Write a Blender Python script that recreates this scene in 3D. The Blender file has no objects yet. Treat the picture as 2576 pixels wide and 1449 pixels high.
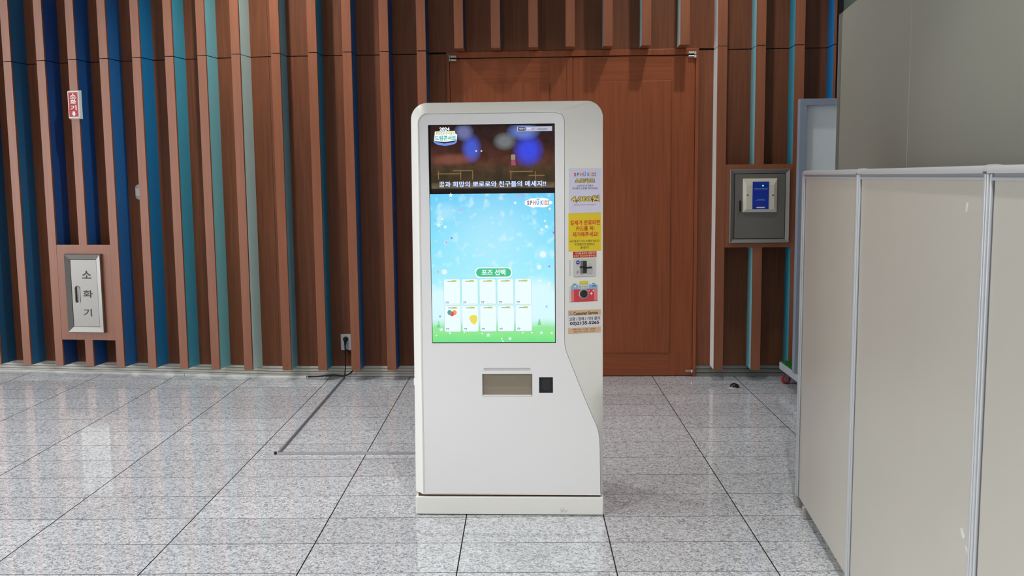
import bpy, bmesh, math, random
from mathutils import Vector, Matrix
from mathutils.geometry import tessellate_polygon

random.seed(7)
SC = bpy.context.scene
COL = SC.collection

# ------------------------------------------------------------------ camera
F_PX, PITCH, ROLL, EYE = 2452.6, 0.112893, -0.010170, 1.4736
W_PX, H_PX = 2576.0, 1449.0
FW = Vector((0, math.cos(PITCH), -math.sin(PITCH)))
_rt = Vector((1, 0, 0)); _up = _rt.cross(FW)
RT = _rt * math.cos(ROLL) + _up * math.sin(ROLL)
UP = -_rt * math.sin(ROLL) + _up * math.cos(ROLL)
EYEV = Vector((0, 0, EYE))
cam = bpy.data.cameras.new('camera')
cam.sensor_width = 36.0
cam.lens = F_PX / W_PX * 36.0
cam.clip_start = 0.05
camo = bpy.data.objects.new('camera', cam)
COL.objects.link(camo)
camo.matrix_world = Matrix(((RT.x, UP.x, -FW.x, 0), (RT.y, UP.y, -FW.y, 0), (RT.z, UP.z, -FW.z, EYE), (0, 0, 0, 1)))
SC.camera = camo

# ------------------------------------------------------------------ light
SC.view_settings.view_transform = 'Standard'
SC.view_settings.look = 'None'
SC.view_settings.gamma = 1.0
SC.view_settings.use_curve_mapping = False
SC.view_settings.exposure = -0.12
SKY = 3.1            # overcast daylight outside the glazed facades
SPOT_W = 125.0       # each ceiling downlight
world = bpy.data.worlds.new('overcast_sky')
SC.world = world
world.use_nodes = True
bg = world.node_tree.nodes['Background']
bg.inputs[0].default_value = (0.96, 0.985, 1.0, 1)
bg.inputs[1].default_value = SKY
CEIL = 3.9

def ray(px, py):
    return (FW * F_PX + RT * (px - W_PX / 2) + UP * (H_PX / 2 - py)).normalized()

# ------------------------------------------------------------------ materials
def lin(c):
    return tuple(((v / 255) / 12.92 if v / 255 <= 0.04045 else ((v / 255 + 0.055) / 1.055) ** 2.4) for v in c)
MATS = {}
def mat(name, rgb, rough=0.5, metal=0.0, spec=0.5, bump=0.0, bscale=200.0, vary=0.0):
    if name in MATS:
        return MATS[name]
    m = bpy.data.materials.new(name); m.use_nodes = True
    nt = m.node_tree; b = nt.nodes['Principled BSDF']
    c = lin(rgb)
    b.inputs['Base Color'].default_value = (*c, 1)
    b.inputs['Roughness'].default_value = rough
    b.inputs['Metallic'].default_value = metal
    b.inputs['Specular IOR Level'].default_value = spec
    if bump or vary:
        tc = nt.nodes.new('ShaderNodeTexCoord')
        nz = nt.nodes.new('ShaderNodeTexNoise'); nz.inputs['Scale'].default_value = bscale
        nz.inputs['Detail'].default_value = 3
        nt.links.new(tc.outputs['Object'], nz.inputs['Vector'])
        if bump:
            bp = nt.nodes.new('ShaderNodeBump'); bp.inputs['Strength'].default_value = bump
            bp.inputs['Distance'].default_value = 0.002
            nt.links.new(nz.outputs['Fac'], bp.inputs['Height']); nt.links.new(bp.outputs['Normal'], b.inputs['Normal'])
        if vary:
            r = nt.nodes.new('ShaderNodeValToRGB')
            r.color_ramp.elements[0].position = 0.3; r.color_ramp.elements[1].position = 0.7
            r.color_ramp.elements[0].color = (*[v * (1 - vary) for v in c], 1)
            r.color_ramp.elements[1].color = (*[min(1, v * (1 + vary)) for v in c], 1)
            nt.links.new(nz.outputs['Fac'], r.inputs['Fac']); nt.links.new(r.outputs['Color'], b.inputs['Base Color'])
    MATS[name] = m
    return m

def glow(name, rgb, strength=1.1):
    if name in MATS:
        return MATS[name]
    m = bpy.data.materials.new(name); m.use_nodes = True
    b = m.node_tree.nodes['Principled BSDF']
    b.inputs['Base Color'].default_value = (0.01, 0.01, 0.01, 1)
    b.inputs['Roughness'].default_value = 0.35
    b.inputs['Specular IOR Level'].default_value = 0.2
    b.inputs['Emission Color'].default_value = (*lin(rgb), 1)
    b.inputs['Emission Strength'].default_value = strength
    MATS[name] = m
    return m

def wood(name, dark, mid, light, axis='Z', rough=0.38, spec=0.8):
    if name in MATS:
        return MATS[name]
    m = bpy.data.materials.new(name); m.use_nodes = True
    nt = m.node_tree; b = nt.nodes['Principled BSDF']
    tc = nt.nodes.new('ShaderNodeTexCoord'); oi = nt.nodes.new('ShaderNodeObjectInfo')
    mp = nt.nodes.new('ShaderNodeMapping')
    mp.inputs['Scale'].default_value = {'Z': (55, 55, 2.2), 'X': (2.2, 55, 55)}[axis]
    ad = nt.nodes.new('ShaderNodeVectorMath'); ad.operation = 'ADD'
    mu = nt.nodes.new('ShaderNodeMath'); mu.operation = 'MULTIPLY'; mu.inputs[1].default_value = 37.0
    nt.links.new(oi.outputs['Random'], mu.inputs[0])
    nt.links.new(tc.outputs['Object'], ad.inputs[0]); nt.links.new(mu.outputs[0], ad.inputs[1])
    nt.links.new(ad.outputs[0], mp.inputs['Vector'])
    n1 = nt.nodes.new('ShaderNodeTexNoise'); n1.inputs['Scale'].default_value = 1.0; n1.inputs['Detail'].default_value = 5
    n1.inputs['Distortion'].default_value = 0.4
    nt.links.new(mp.outputs[0], n1.inputs['Vector'])
    r = nt.nodes.new('ShaderNodeValToRGB'); e = r.color_ramp.elements
    e[0].position = 0.28; e[0].color = (*lin(dark), 1)
    e[1].position = 0.75; e[1].color = (*lin(light), 1)
    k = e.new(0.5); k.color = (*lin(mid), 1)
    nt.links.new(n1.outputs['Fac'], r.inputs['Fac'])
    nt.links.new(r.outputs['Color'], b.inputs['Base Color'])
    b.inputs['Roughness'].default_value = rough
    b.inputs['Specular IOR Level'].default_value = spec
    bp = nt.nodes.new('ShaderNodeBump'); bp.inputs['Strength'].default_value = 0.15; bp.inputs['Distance'].default_value = 0.001
    nt.links.new(n1.outputs['Fac'], bp.inputs['Height']); nt.links.new(bp.outputs['Normal'], b.inputs['Normal'])
    MATS[name] = m
    return m

def granite(name, per_object=True):
    m = bpy.data.materials.new(name); m.use_nodes = True
    nt = m.node_tree; b = nt.nodes['Principled BSDF']
    tc = nt.nodes.new('ShaderNodeTexCoord')
    vec = tc.outputs['Object']
    oi = nt.nodes.new('ShaderNodeObjectInfo')
    if per_object:
        ad = nt.nodes.new('ShaderNodeVectorMath'); ad.operation = 'ADD'
        mu = nt.nodes.new('ShaderNodeMath'); mu.operation = 'MULTIPLY'; mu.inputs[1].default_value = 91.0
        nt.links.new(oi.outputs['Random'], mu.inputs[0])
        nt.links.new(vec, ad.inputs[0]); nt.links.new(mu.outputs[0], ad.inputs[1])
        vec = ad.outputs[0]
    n1 = nt.nodes.new('ShaderNodeTexNoise'); n1.inputs['Scale'].default_value = 72; n1.inputs['Detail'].default_value = 2.5
    n1.inputs['Distortion'].default_value = 1.6
    nt.links.new(vec, n1.inputs['Vector'])
    n2 = nt.nodes.new('ShaderNodeTexNoise'); n2.inputs['Scale'].default_value = 190; n2.inputs['Detail'].default_value = 2
    nt.links.new(vec, n2.inputs['Vector'])
    r = nt.nodes.new('ShaderNodeValToRGB'); e = r.color_ramp.elements
    e[0].position = 0.38; e[0].color = (*lin((146, 148, 152)), 1)
    e[1].position = 0.64; e[1].color = (*lin((226, 230, 236)), 1)
    k = e.new(0.47); k.color = (*lin((194, 197, 202)), 1)
    k2 = e.new(0.54); k2.color = (*lin((212, 215, 221)), 1)
    nt.links.new(n1.outputs['Fac'], r.inputs['Fac'])
    r2 = nt.nodes.new('ShaderNodeValToRGB'); e = r2.color_ramp.elements
    e[0].position = 0.36; e[0].color = (0.7, 0.7, 0.7, 1)
    e[1].position = 0.55; e[1].color = (1, 1, 1, 1)
    nt.links.new(n2.outputs['Fac'], r2.inputs['Fac'])
    mx = nt.nodes.new('ShaderNodeMix'); mx.data_type = 'RGBA'; mx.blend_type = 'MULTIPLY'; mx.inputs[0].default_value = 0.4
    nt.links.new(r.outputs['Color'], mx.inputs[6]); nt.links.new(r2.outputs['Color'], mx.inputs[7])
    hs = nt.nodes.new('ShaderNodeHueSaturation')
    mr = nt.nodes.new('ShaderNodeMapRange'); mr.inputs[3].default_value = 0.93; mr.inputs[4].default_value = 1.07
    nt.links.new(oi.outputs['Random'], mr.inputs[0]); nt.links.new(mr.outputs[0], hs.inputs['Value'])
    nt.links.new(mx.outputs[2], hs.inputs['Color'])
    nt.links.new(hs.outputs['Color'], b.inputs['Base Color'])
    b.inputs['Roughness'].default_value = 0.07
    b.inputs['Specular IOR Level'].default_value = 0.65
    MATS[name] = m
    return m

WOODF = wood('fin_veneer', (134, 77, 48), (142, 82, 52), (150, 88, 56), rough=0.36, spec=0.85)
WOODP = wood('panel_veneer', (112, 64, 41), (124, 72, 46), (134, 80, 52), rough=0.5, spec=0.35)
WOODD = wood('door_veneer', (134, 72, 43), (146, 79, 48), (158, 87, 54), spec=0.35)
WOODH = wood('door_veneer_cross', (134, 72, 43), (146, 79, 48), (158, 87, 54), axis='X', spec=0.35)
BLACK = mat('black_plastic', (18, 18, 20), 0.4)
DARK = mat('dark_gap', (20, 14, 12), 0.8)
WHITE = mat('kiosk_white_paint', (236, 237, 238), 0.38)
CREAM = mat('kiosk_cream_paint', (236, 236, 231), 0.42)
STEEL = mat('brushed_steel', (150, 147, 143), 0.34, 1.0)
STEELD = mat('dull_steel', (150, 147, 144), 0.5, 0.85)

# ------------------------------------------------------------------ mesh helpers
class Frame:
    """plane frame: o + ex*u + ez*w + n*d   (n points out of the surface)"""
    def __init__(s, o, ex, n, ez=(0, 0, 1)):
        s.o = Vector(o); s.ex = Vector(ex).normalized(); s.n = Vector(n).normalized(); s.ez = Vector(ez).normalized()
    def __call__(s, u, w, d=0.0):
        return s.o + s.ex * u + s.ez * w + s.n * d
XZ = Frame((0, 0, 0), (1, 0, 0), (0, -1, 0))
XY = Frame((0, 0, 0), (1, 0, 0), (0, 0, 1), (0, 1, 0))

class MB:
    def __init__(s):
        s.v = []; s.f = []; s.m = []
    def add(s, verts, faces, mi=0):
        k = len(s.v); s.v += [tuple(p) for p in verts]
        for f in faces:
            s.f.append(tuple(i + k for i in f)); s.m.append(mi)
        return s
    def box(s, x0, x1, y0, y1, z0, z1, mi=0):
        v = [(x, y, z) for x in (x0, x1) for y in (y0, y1) for z in (z0, z1)]
        return s.add(v, [(0, 1, 3, 2), (4, 6, 7, 5), (0, 4, 5, 1), (2, 3, 7, 6), (0, 2, 6, 4), (1, 5, 7, 3)], mi)
    def cbox(s, x0, x1, y0, y1, z0, z1, c=0.004, mi=0):
        """box with chamfered edges"""
        bm = bmesh.new(); bmesh.ops.create_cube(bm, size=1.0)
        for v in bm.verts:
            v.co = Vector(((x0 + x1) / 2 + v.co.x * (x1 - x0), (y0 + y1) / 2 + v.co.y * (y1 - y0), (z0 + z1) / 2 + v.co.z * (z1 - z0)))
        bmesh.ops.bevel(bm, geom=bm.edges[:], offset=c, segments=2, affect='EDGES', profile=0.5)
        s.bm(bm, mi); return s
    def bm(s, bm, mi=0):
        bm.verts.ensure_lookup_table(); bm.verts.index_update()
        s.add([v.co[:] for v in bm.verts], [[v.index for v in f.verts] for f in bm.faces], mi)
        bm.free(); return s
    def plate(s, fr, outer, d0, d1, holes=(), mi=0, back=False):
        """extruded flat outline (with holes) on a frame, from depth d0 to d1 (front)"""
        loops = [list(outer)] + [list(h) for h in holes]
        tri = tessellate_polygon([[Vector((p[0], p[1], 0)) for p in l] for l in loops])
        pts = [p for l in loops for p in l]
        n = len(pts)
        front = [fr(p[0], p[1], d1) for p in pts]
        if abs(d1 - d0) < 1e-9:
            return s.add(front, s.orient(tri, pts), mi)
        bk = [fr(p[0], p[1], d0) for p in pts]
        faces = s.orient(tri, pts)
        if back:
            faces = faces + [tuple(i + n for i in reversed(f)) for f in faces]
        k = 0
        for li, l in enumerate(loops):
            a = sum(l[i][0] * l[(i + 1) % len(l)][1] - l[(i + 1) % len(l)][0] * l[i][1] for i in range(len(l)))
            flip = (a > 0) == (li == 0)
            for i in range(len(l)):
                p, q = k + i, k + (i + 1) % len(l)
                faces.append((p + n, q + n, q, p) if flip else (q + n, p + n, p, q))
            k += len(l)
        return s.add(front + bk, faces, mi)
    @staticmethod
    def orient(tri, pts):
        out = []
        for t in tri:
            a, b, c = [pts[i] for i in t]
            ar = (b[0] - a[0]) * (c[1] - a[1]) - (c[0] - a[0]) * (b[1] - a[1])
            out.append(tuple(t) if ar > 0 else tuple(reversed(t)))
        return out
    def rings(s, rings, closed=True, mi=0, cap0=False, cap1=False):
        n = len(rings[0]); k = len(s.v)
        v = [p for r in rings for p in r]; f = []
        for r in range(len(rings) - 1):
            for i in range(n if closed else n - 1):
                j = (i + 1) % n
                f.append((r * n + i, r * n + j, (r + 1) * n + j, (r + 1) * n + i))
        if cap0: f.append(tuple(reversed(range(n))))
        if cap1: f.append(tuple(range((len(rings) - 1) * n, len(rings) * n)))
        return s.add(v, f, mi)
    def tube(s, pts, r, n=8, mi=0, cap=True):
        pts = [Vector(p) for p in pts]; rg = []
        rr = r if isinstance(r, (list, tuple)) else [r] * len(pts)
        prev = None
        for i, p in enumerate(pts):
            t = (pts[min(i + 1, len(pts) - 1)] - pts[max(i - 1, 0)]).normalized()
            if prev is None:
                a = t.orthogonal().normalized()
            else:
                a = (prev - t * prev.dot(t)).normalized()
            prev = a; b = t.cross(a)
            rg.append([p + (a * math.cos(2 * math.pi * k / n) + b * math.sin(2 * math.pi * k / n)) * rr[i] for k in range(n)])
        return s.rings(rg, True, mi, cap, cap)
    def lathe(s, prof, axis_o, axis_d, n=20, mi=0):
        """prof: (radius, distance along axis)"""
        o = Vector(axis_o); d = Vector(axis_d).normalized(); a = d.orthogonal().normalized(); b = d.cross(a)
        rg = [[o + d * h + (a * math.cos(2 * math.pi * k / n) + b * math.sin(2 * math.pi * k / n)) * r for k in range(n)] for r, h in prof]
        return s.rings(rg, True, mi, True, True)
    def build(s, name, mats, parent=None, smooth=False, fix=False, mesh=None):
        me = bpy.data.meshes.new(name)
        me.from_pydata(s.v, [], s.f)
        for m in (mats if isinstance(mats, (list, tuple)) else [mats]):
            me.materials.append(m)
        me.polygons.foreach_set('material_index', s.m)
        if fix:
            bm = bmesh.new(); bm.from_mesh(me); bmesh.ops.recalc_face_normals(bm, faces=bm.faces[:]); bm.to_mesh(me); bm.free()
        if smooth:
            me.polygons.foreach_set('use_smooth', [True] * len(me.polygons))
            me.set_sharp_from_angle(angle=math.radians(38))
        me.update()
        o = bpy.data.objects.new(name, me); COL.objects.link(o)
        if parent is not None: o.parent = parent
        return o

def rect(u0, u1, w0, w1):
    return [(u0, w0), (u1, w0), (u1, w1), (u0, w1)]
def rrect(u0, u1, w0, w1, r, n=5):
    out = []
    for cx, cy, a0 in ((u1 - r, w0 + r, -90), (u1 - r, w1 - r, 0), (u0 + r, w1 - r, 90), (u0 + r, w0 + r, 180)):
        for k in range(n + 1):
            a = math.radians(a0 + 90 * k / n); out.append((cx + r * math.cos(a), cy + r * math.sin(a)))
    return out
def disc(u, w, r, n=24, ry=None):
    return [(u + r * math.cos(2 * math.pi * k / n), w + (ry or r) * math.sin(2 * math.pi * k / n)) for k in range(n)]
def star(u, w, r, k=5, q=0.45, a0=90):
    return [(u + (r if i % 2 == 0 else r * q) * math.cos(math.radians(a0 + 180 * i / k)), w + (r if i % 2 == 0 else r * q) * math.sin(math.radians(a0 + 180 * i / k))) for i in range(2 * k)]

def empty(name, loc=(0, 0, 0), rz=0.0, label=None, cat=None, group=None, kind=None):
    o = bpy.data.objects.new(name, None); COL.objects.link(o)
    o.empty_display_size = 0.1
    o.location = loc; o.rotation_euler = (0, 0, rz)
    return tag(o, label, cat, group, kind)
def tag(o, label=None, cat=None, group=None, kind=None):
    if label: o['label'] = label
    if cat: o['category'] = cat
    if group: o['group'] = group
    if kind: o['kind'] = kind
    return o
def mw(o):
    return Matrix.Translation(o.location) @ Matrix.Rotation(o.rotation_euler.z, 4, 'Z')

def px_on(fr, root, px, py, d=0.0):
    """photo pixel -> (u, w) on a frame given in root-local coordinates"""
    M = mw(root); o = M @ fr(0, 0, d); n = (M.to_3x3() @ fr.n); r = ray(px, py)
    p = EYEV + r * ((o - EYEV).dot(n) / r.dot(n))
    q = M.inverted() @ p - fr.o
    return q.dot(fr.ex), q.dot(fr.ez)
def px_rect(fr, root, x0, y0, x1, y1, d=0.0):
    xm, ym = (x0 + x1) / 2, (y0 + y1) / 2
    return (px_on(fr, root, x0, ym, d)[0], px_on(fr, root, x1, ym, d)[0], px_on(fr, root, xm, y1, d)[1], px_on(fr, root, xm, y0, d)[1])
def px_floor(px, py, z=0.0):
    r = ray(px, py); return EYEV + r * ((z - EYE) / r.z)

TXC = bpy.data.curves.new('lettering_curve', 'FONT')
TXO = bpy.data.objects.new('lettering_curve', TXC)
TXC.resolution_u = 3; TXC.align_x = 'CENTER'
def text(body, fr, box, d, m, parent, name='lettering', bold=0.0, spacing=1.0, keep=False):
    """flat lettering fitted to box (u0,u1,w0,w1) on a frame"""
    TXC.body = body; TXC.offset = bold; TXC.space_character = spacing
    me = bpy.data.meshes.new_from_object(TXO)
    xs = [v.co.x for v in me.vertices]; ys = [v.co.y for v in me.vertices]
    u0, u1, w0, w1 = box
    sx = (u1 - u0) / (max(xs) - min(xs)); sy = (w1 - w0) / (max(ys) - min(ys))
    if keep: sx = sy = min(sx, sy)
    cx, cy = (max(xs) + min(xs)) / 2, (max(ys) + min(ys)) / 2
    for v in me.vertices:
        v.co = fr((u0 + u1) / 2 + (v.co.x - cx) * sx, (w0 + w1) / 2 + (v.co.y - cy) * sy, d)
    me.name = name; me.materials.clear(); me.materials.append(m)
    t = bpy.data.objects.new(name, me); COL.objects.link(t); t.parent = parent
    return t

# ================================================================== FLOOR
TH, OX, OY = -0.0137985, -0.26675, 3.51757
TA, TB, GAP = 0.6, 0.3, 0.0036
C0, C1, R0, R1 = -8, 5, -2, 14
GRAN = granite('granite_tile'); GRANF = granite('granite_floor', False)
GROUT = mat('dark_grout', (40, 40, 42), 0.8)
fb = MB()
X0, X1, Y0, Y1 = -7.2 - OX, 6.6 - OX, -6.2 - OY, 8.6 - OY
a, b_, c_, d_ = C0 * TA, C1 * TA, R0 * TB, R1 * TB
fb.add([(X0, Y0, 0), (X1, Y0, 0), (X1, c_, 0), (X0, c_, 0)], [(0, 1, 2, 3)])
fb.add([(X0, d_, 0), (X1, d_, 0), (X1, Y1, 0), (X0, Y1, 0)], [(0, 1, 2, 3)])
fb.add([(X0, c_, 0), (a, c_, 0), (a, d_, 0), (X0, d_, 0)], [(0, 1, 2, 3)])
fb.add([(b_, c_, 0), (X1, c_, 0), (X1, d_, 0), (b_, d_, 0)], [(0, 1, 2, 3)])
fb.add([(a, c_, -0.005), (b_, c_, -0.005), (b_, d_, -0.005), (a, d_, -0.005)], [(0, 1, 2, 3)], 1)
fb.add([(X0, Y0, -0.05), (X1, Y0, -0.05), (X1, Y1, -0.05), (X0, Y1, -0.05)], [(3, 2, 1, 0)], 1)
floor = fb.build('floor', [GRANF, GROUT])
floor.rotation_euler = (0, 0, TH)
floor.location = (math.cos(TH) * OX - math.sin(TH) * OY, math.sin(TH) * OX + math.cos(TH) * OY, 0)
tag(floor, 'polished grey granite tile floor with thin dark joints', kind='structure')
tb = MB(); hx, hy = (TA - 0.0048) / 2, (TB - GAP) / 2
tb.rings([[(-hx, -hy, -0.005), (hx, -hy, -0.005), (hx, hy, -0.005), (-hx, hy, -0.005)],
          [(-hx, -hy, 0), (hx, -hy, 0), (hx, hy, 0), (-hx, hy, 0)]], mi=1)
tb.add([(-hx, -hy, 0), (hx, -hy, 0), (hx, hy, 0), (-hx, hy, 0)], [(0, 1, 2, 3)])
tile0 = None
for ci in range(C0, C1):
    for ri in range(R0, R1):
        if tile0 is None:
            t = tile0 = tb.build('floor_tile', [GRAN, GROUT], floor)
        else:
            t = tile0.copy(); COL.objects.link(t)
        t.location = ((ci + 0.5) * TA, (ri + 0.5) * TB, 0)

# ================================================================== ROOM SHELL
PLASTER = mat('ceiling_plaster', (226, 224, 218), 0.8)
ceiling = MB().box(-7.3, 6.7, -6.3, 8.8, CEIL, CEIL + 0.1).build('ceiling', PLASTER)
tag(ceiling, 'plain white plaster ceiling with recessed downlights', kind='structure')
wr = MB().box(6.6, 6.75, -6.3, 8.8, 0, CEIL).build('wall_right', mat('side_wall_paint', (150, 147, 140), 0.7))
tag(wr, 'plain pale side wall of the lobby', kind='structure')
MULL = mat('window_mullion', (90, 92, 95), 0.4, 0.6)
def facade(name, along, pos, a0, a1, label):
    e = empty(name, kind='structure'); e['label'] = label
    n = int((a1 - a0) / 1.6)
    for k in range(n + 1):
        t = a0 + (a1 - a0) * k / n
        m = MB()
        if along == 'y': m.box(pos - 0.05, pos + 0.05, t - 0.03, t + 0.03, 0, CEIL)
        else: m.box(t - 0.03, t + 0.03, pos - 0.05, pos + 0.05, 0, CEIL)
        m.build('mullion', MULL, e)
    for z in (0.04, 2.4, CEIL - 0.05):
        m = MB()
        if along == 'y': m.box(pos - 0.04, pos + 0.04, a0, a1, z - 0.03, z + 0.03)
        else: m.box(a0, a1, pos - 0.04, pos + 0.04, z - 0.03, z + 0.03)
        m.build('transom', MULL, e)
wlf = MB().box(-7.3, -7.15, -6.35, 0.3, 0, CEIL).build('wall_left', MATS['side_wall_paint'])
tag(wlf, 'plain pale lobby wall beside the glazed facade', kind='structure')
facade('window_1', 'y', -7.2, 0.3, 8.0, 'tall glazed facade of the lobby, side facing the daylight')
wf = MB().box(-7.2, 6.7, -6.35, -6.2, 0, CEIL).build('wall_front', MATS['side_wall_paint'])
tag(wf, 'plain pale lobby wall opposite the fin wall', kind='structure')

# ceiling downlights: fin wall row read from its shadows, other rows added as fill
TRIMW = mat('downlight_trim', (235, 235, 230), 0.4)
BULB = glow('downlight_lens', (255, 244, 225), 8.0)
for (x, y, e) in ((-4.85, 6.3, 0.4), (-1.8, 6.15, 1.25), (1.25, 6.0, 0.64), (4.3, 5.9, 0.15), (-3.3, 0.9, 2.8), (0.5, 0.9, 2.5), (3.4, 0.9, 0.5), (-3.3, 4.0, 0.8), (-3.3, -2.2, 1.4), (-0.3, -2.2, 1.4), (2.9, -2.2, 0.8)):
    r = empty('downlight', (x, y, CEIL), label='unseen round recessed ceiling downlight with white trim ring', cat='downlight', group='downlights in the lobby ceiling')
    MB().lathe([(0.10, 0), (0.10, -0.012), (0.075, -0.014), (0.075, 0)], (0, 0, 0), (0, 0, 1), 24).build('trim_ring', TRIMW, r, fix=True)
    MB().lathe([(0.074, -0.002), (0.074, -0.006), (0.05, -0.009)], (0, 0, 0), (0, 0, 1), 24).build('lens', BULB, r, fix=True)
    L = bpy.data.lights.new('downlight_lamp', 'SPOT'); L.energy = SPOT_W * e; L.spot_size = math.radians(120); L.spot_blend = 0.7 if y > 5 else 0.25
    L.shadow_soft_size = 0.04; L.color = (1.0, 0.98, 0.955)
    lo = bpy.data.objects.new('downlight_lamp', L); COL.objects.link(lo); lo.parent = r; lo.location = (0, 0, -0.03)

# ================================================================== FIN WALL
KX, KY = -1.75, 7.225
ZB, ZJ, ZT, FD, FWD = 0.084, 2.363, CEIL, 0.185, 0.064
wl = MB().box(-5.55, 0.012, 0.015, 0.15, 0, CEIL).build('wall_back_left', DARK)
wl.location = (KX, KY, 0); wl.rotation_euler = (0, 0, math.atan(-0.165))
tag(wl, 'wood clad lobby wall with vertical fins and blue painted fin sides, fire cabinet part', kind='structure')
wrt = MB()
WRL = 4.15
wrt.box(0.012, WRL, 0.015, 0.15, 0, CEIL)
wrt = wrt.build('wall_back_right', DARK)
wrt.location = (KX, KY, 0); wrt.rotation_euler = (0, 0, math.atan(-0.045))
tag(wrt, 'wood clad lobby wall with vertical fins and the double wooden door', kind='structure')
FRONT = Frame((0, -FD, 0), (1, 0, 0), (0, -1, 0))
BACK = Frame((0, 0, 0), (1, 0, 0), (0, -1, 0))

PAINT = {}
def paint(rgb):
    rgb = tuple(min(236, int(round(v * k))) for v, k in zip(rgb, (1.12, 1.22, 1.17)))
    return mat('fin_paint_%02x%02x%02x' % rgb, rgb, 0.55)
REVEAL = mat('fin_reveal', (16, 16, 18), 0.8)
def fin(wall, u0, z0, z1, rgb, w=FWD):
    """u0 = left edge of the front face"""
    c = MB().box(u0 + 0.001, u0 + w - 0.001, -FD + 0.022, 0, z0, z1).build('fin', paint(rgb), wall)
    MB().box(u0 + 0.004, u0 + w - 0.004, -FD + 0.017, -FD + 0.0225, z0, z1).build('reveal', REVEAL, c)
    MB().box(u0, u0 + w, -FD, -FD + 0.017, z0, z1).build('fin_face', WOODF, c)
    return c
def panel(wall, u0, u1, z0, z1):
    return MB().box(u0, u1, 0, 0.014, z0, z1).build('wood_panel', WOODP, wall)

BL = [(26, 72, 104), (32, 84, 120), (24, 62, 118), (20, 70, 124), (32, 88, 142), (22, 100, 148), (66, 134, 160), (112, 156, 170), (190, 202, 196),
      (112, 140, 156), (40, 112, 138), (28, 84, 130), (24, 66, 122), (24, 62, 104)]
# left plane: right edge of each fin face, measured at the horizontal joint
jl = [(28, 159.5), (112, 156.5), (191, 152.5), (270.5, 149), (353, 145.5), (435.5, 142.5), (517.5, 139.5), (603, 136)]
ul = [px_on(FRONT, wl, *p)[0] - FWD for p in jl]
sp = (ul[-1] - ul[0]) / 7
ul = [ul[0] - 3 * sp, ul[0] - 2 * sp, ul[0] - sp] + ul
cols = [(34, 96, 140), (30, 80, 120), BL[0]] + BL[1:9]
cab = px_rect(FRONT, wl, 143, 616, 285, 855)          # wood panel behind the extinguisher cabinet
CZ0, CZ1 = cab[2], cab[3]
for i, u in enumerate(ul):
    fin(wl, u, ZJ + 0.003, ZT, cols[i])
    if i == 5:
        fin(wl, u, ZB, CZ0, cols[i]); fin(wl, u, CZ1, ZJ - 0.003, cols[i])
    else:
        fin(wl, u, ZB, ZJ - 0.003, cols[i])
eds = [-5.5] + [u + FWD / 2 for u in ul] + [0.0]
for a0, a1 in zip(eds[:-1], eds[1:]):
    panel(wl, a0 + 0.001, a1 - 0.001, ZB, ZJ - 0.003); panel(wl, a0 + 0.001, a1 - 0.001, ZJ + 0.003, ZT)

# right plane
jr = [(704, 134), (797, 133), (884, 131.2), (977.5, 129.8), (1071, 128)]
ur = [px_on(FRONT, wrt, *p)[0] - FWD for p in jr]
ud = [px_on(FRONT, wrt, (p0 + p1) / 2, y)[0] - FWD / 2 for p0, p1, y in ((1143, 1165.6, 120), (1235.5, 1258, 118), (1330, 1353, 116), (1423, 1446, 114), (1518, 1541, 112), (1615, 1637, 110), (1712, 1735, 107))]
ue = [px_on(FRONT, wrt, p, y)[0] for p, y in ((1806.5, 107), (1903.5, 104.5), (2001.5, 102.5))]
ue.append(ue[-1] + (ue[-1] - ue[0]) / 2)
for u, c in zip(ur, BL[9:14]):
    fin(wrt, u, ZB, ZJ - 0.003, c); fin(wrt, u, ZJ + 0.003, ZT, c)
DZ = px_on(FRONT, wrt, 1435, 117)[1]                   # underside of the short fins above the door
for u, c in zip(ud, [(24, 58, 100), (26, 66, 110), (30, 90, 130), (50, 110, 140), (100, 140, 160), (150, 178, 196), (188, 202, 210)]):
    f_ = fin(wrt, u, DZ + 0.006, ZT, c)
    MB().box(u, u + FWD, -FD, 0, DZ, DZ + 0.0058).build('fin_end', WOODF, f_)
rc = px_rect(FRONT, wrt, 1826, 413, 2003, 622)        # wood panel behind the steel cabinet
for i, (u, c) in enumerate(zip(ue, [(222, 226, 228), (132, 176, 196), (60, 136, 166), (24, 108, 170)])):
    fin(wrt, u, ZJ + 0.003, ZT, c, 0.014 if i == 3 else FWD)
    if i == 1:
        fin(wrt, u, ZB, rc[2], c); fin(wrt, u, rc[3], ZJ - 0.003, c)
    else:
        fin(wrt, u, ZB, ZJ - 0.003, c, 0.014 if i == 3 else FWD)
# door opening limits (local u)
DL = px_on(BACK, wrt, 1129, 500)[0]; DR = px_on(BACK, wrt, 1753.5, 560)[0]
DT = px_on(BACK, wrt, 1435, 127)[1]
eds = [0.0] + [u + FWD / 2 for u in ur] + [DL]
for a0, a1 in zip(eds[:-1], eds[1:]):
    panel(wrt, a0 + 0.001, a1 - 0.001, ZB, ZJ - 0.003)
eds = [0.0] + [u + FWD / 2 for u in ur + ud + ue[:3]] + [ue[3] + 0.012]
for a0, a1 in zip(eds[:-1], eds[1:]):
    panel(wrt, a0 + 0.001, a1 - 0.001, (ZJ + 0.003) if (a1 < DL or a0 > DR - 0.05) else DT + 0.001, ZT)
eds = [DR] + [u + FWD / 2 for u in ue[:3]] + [ue[3] + 0.012]
for a0, a1 in zip(eds[:-1], eds[1:]):
    panel(wrt, a0 + 0.001, a1 - 0.001, ZB, ZJ - 0.003)

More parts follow.
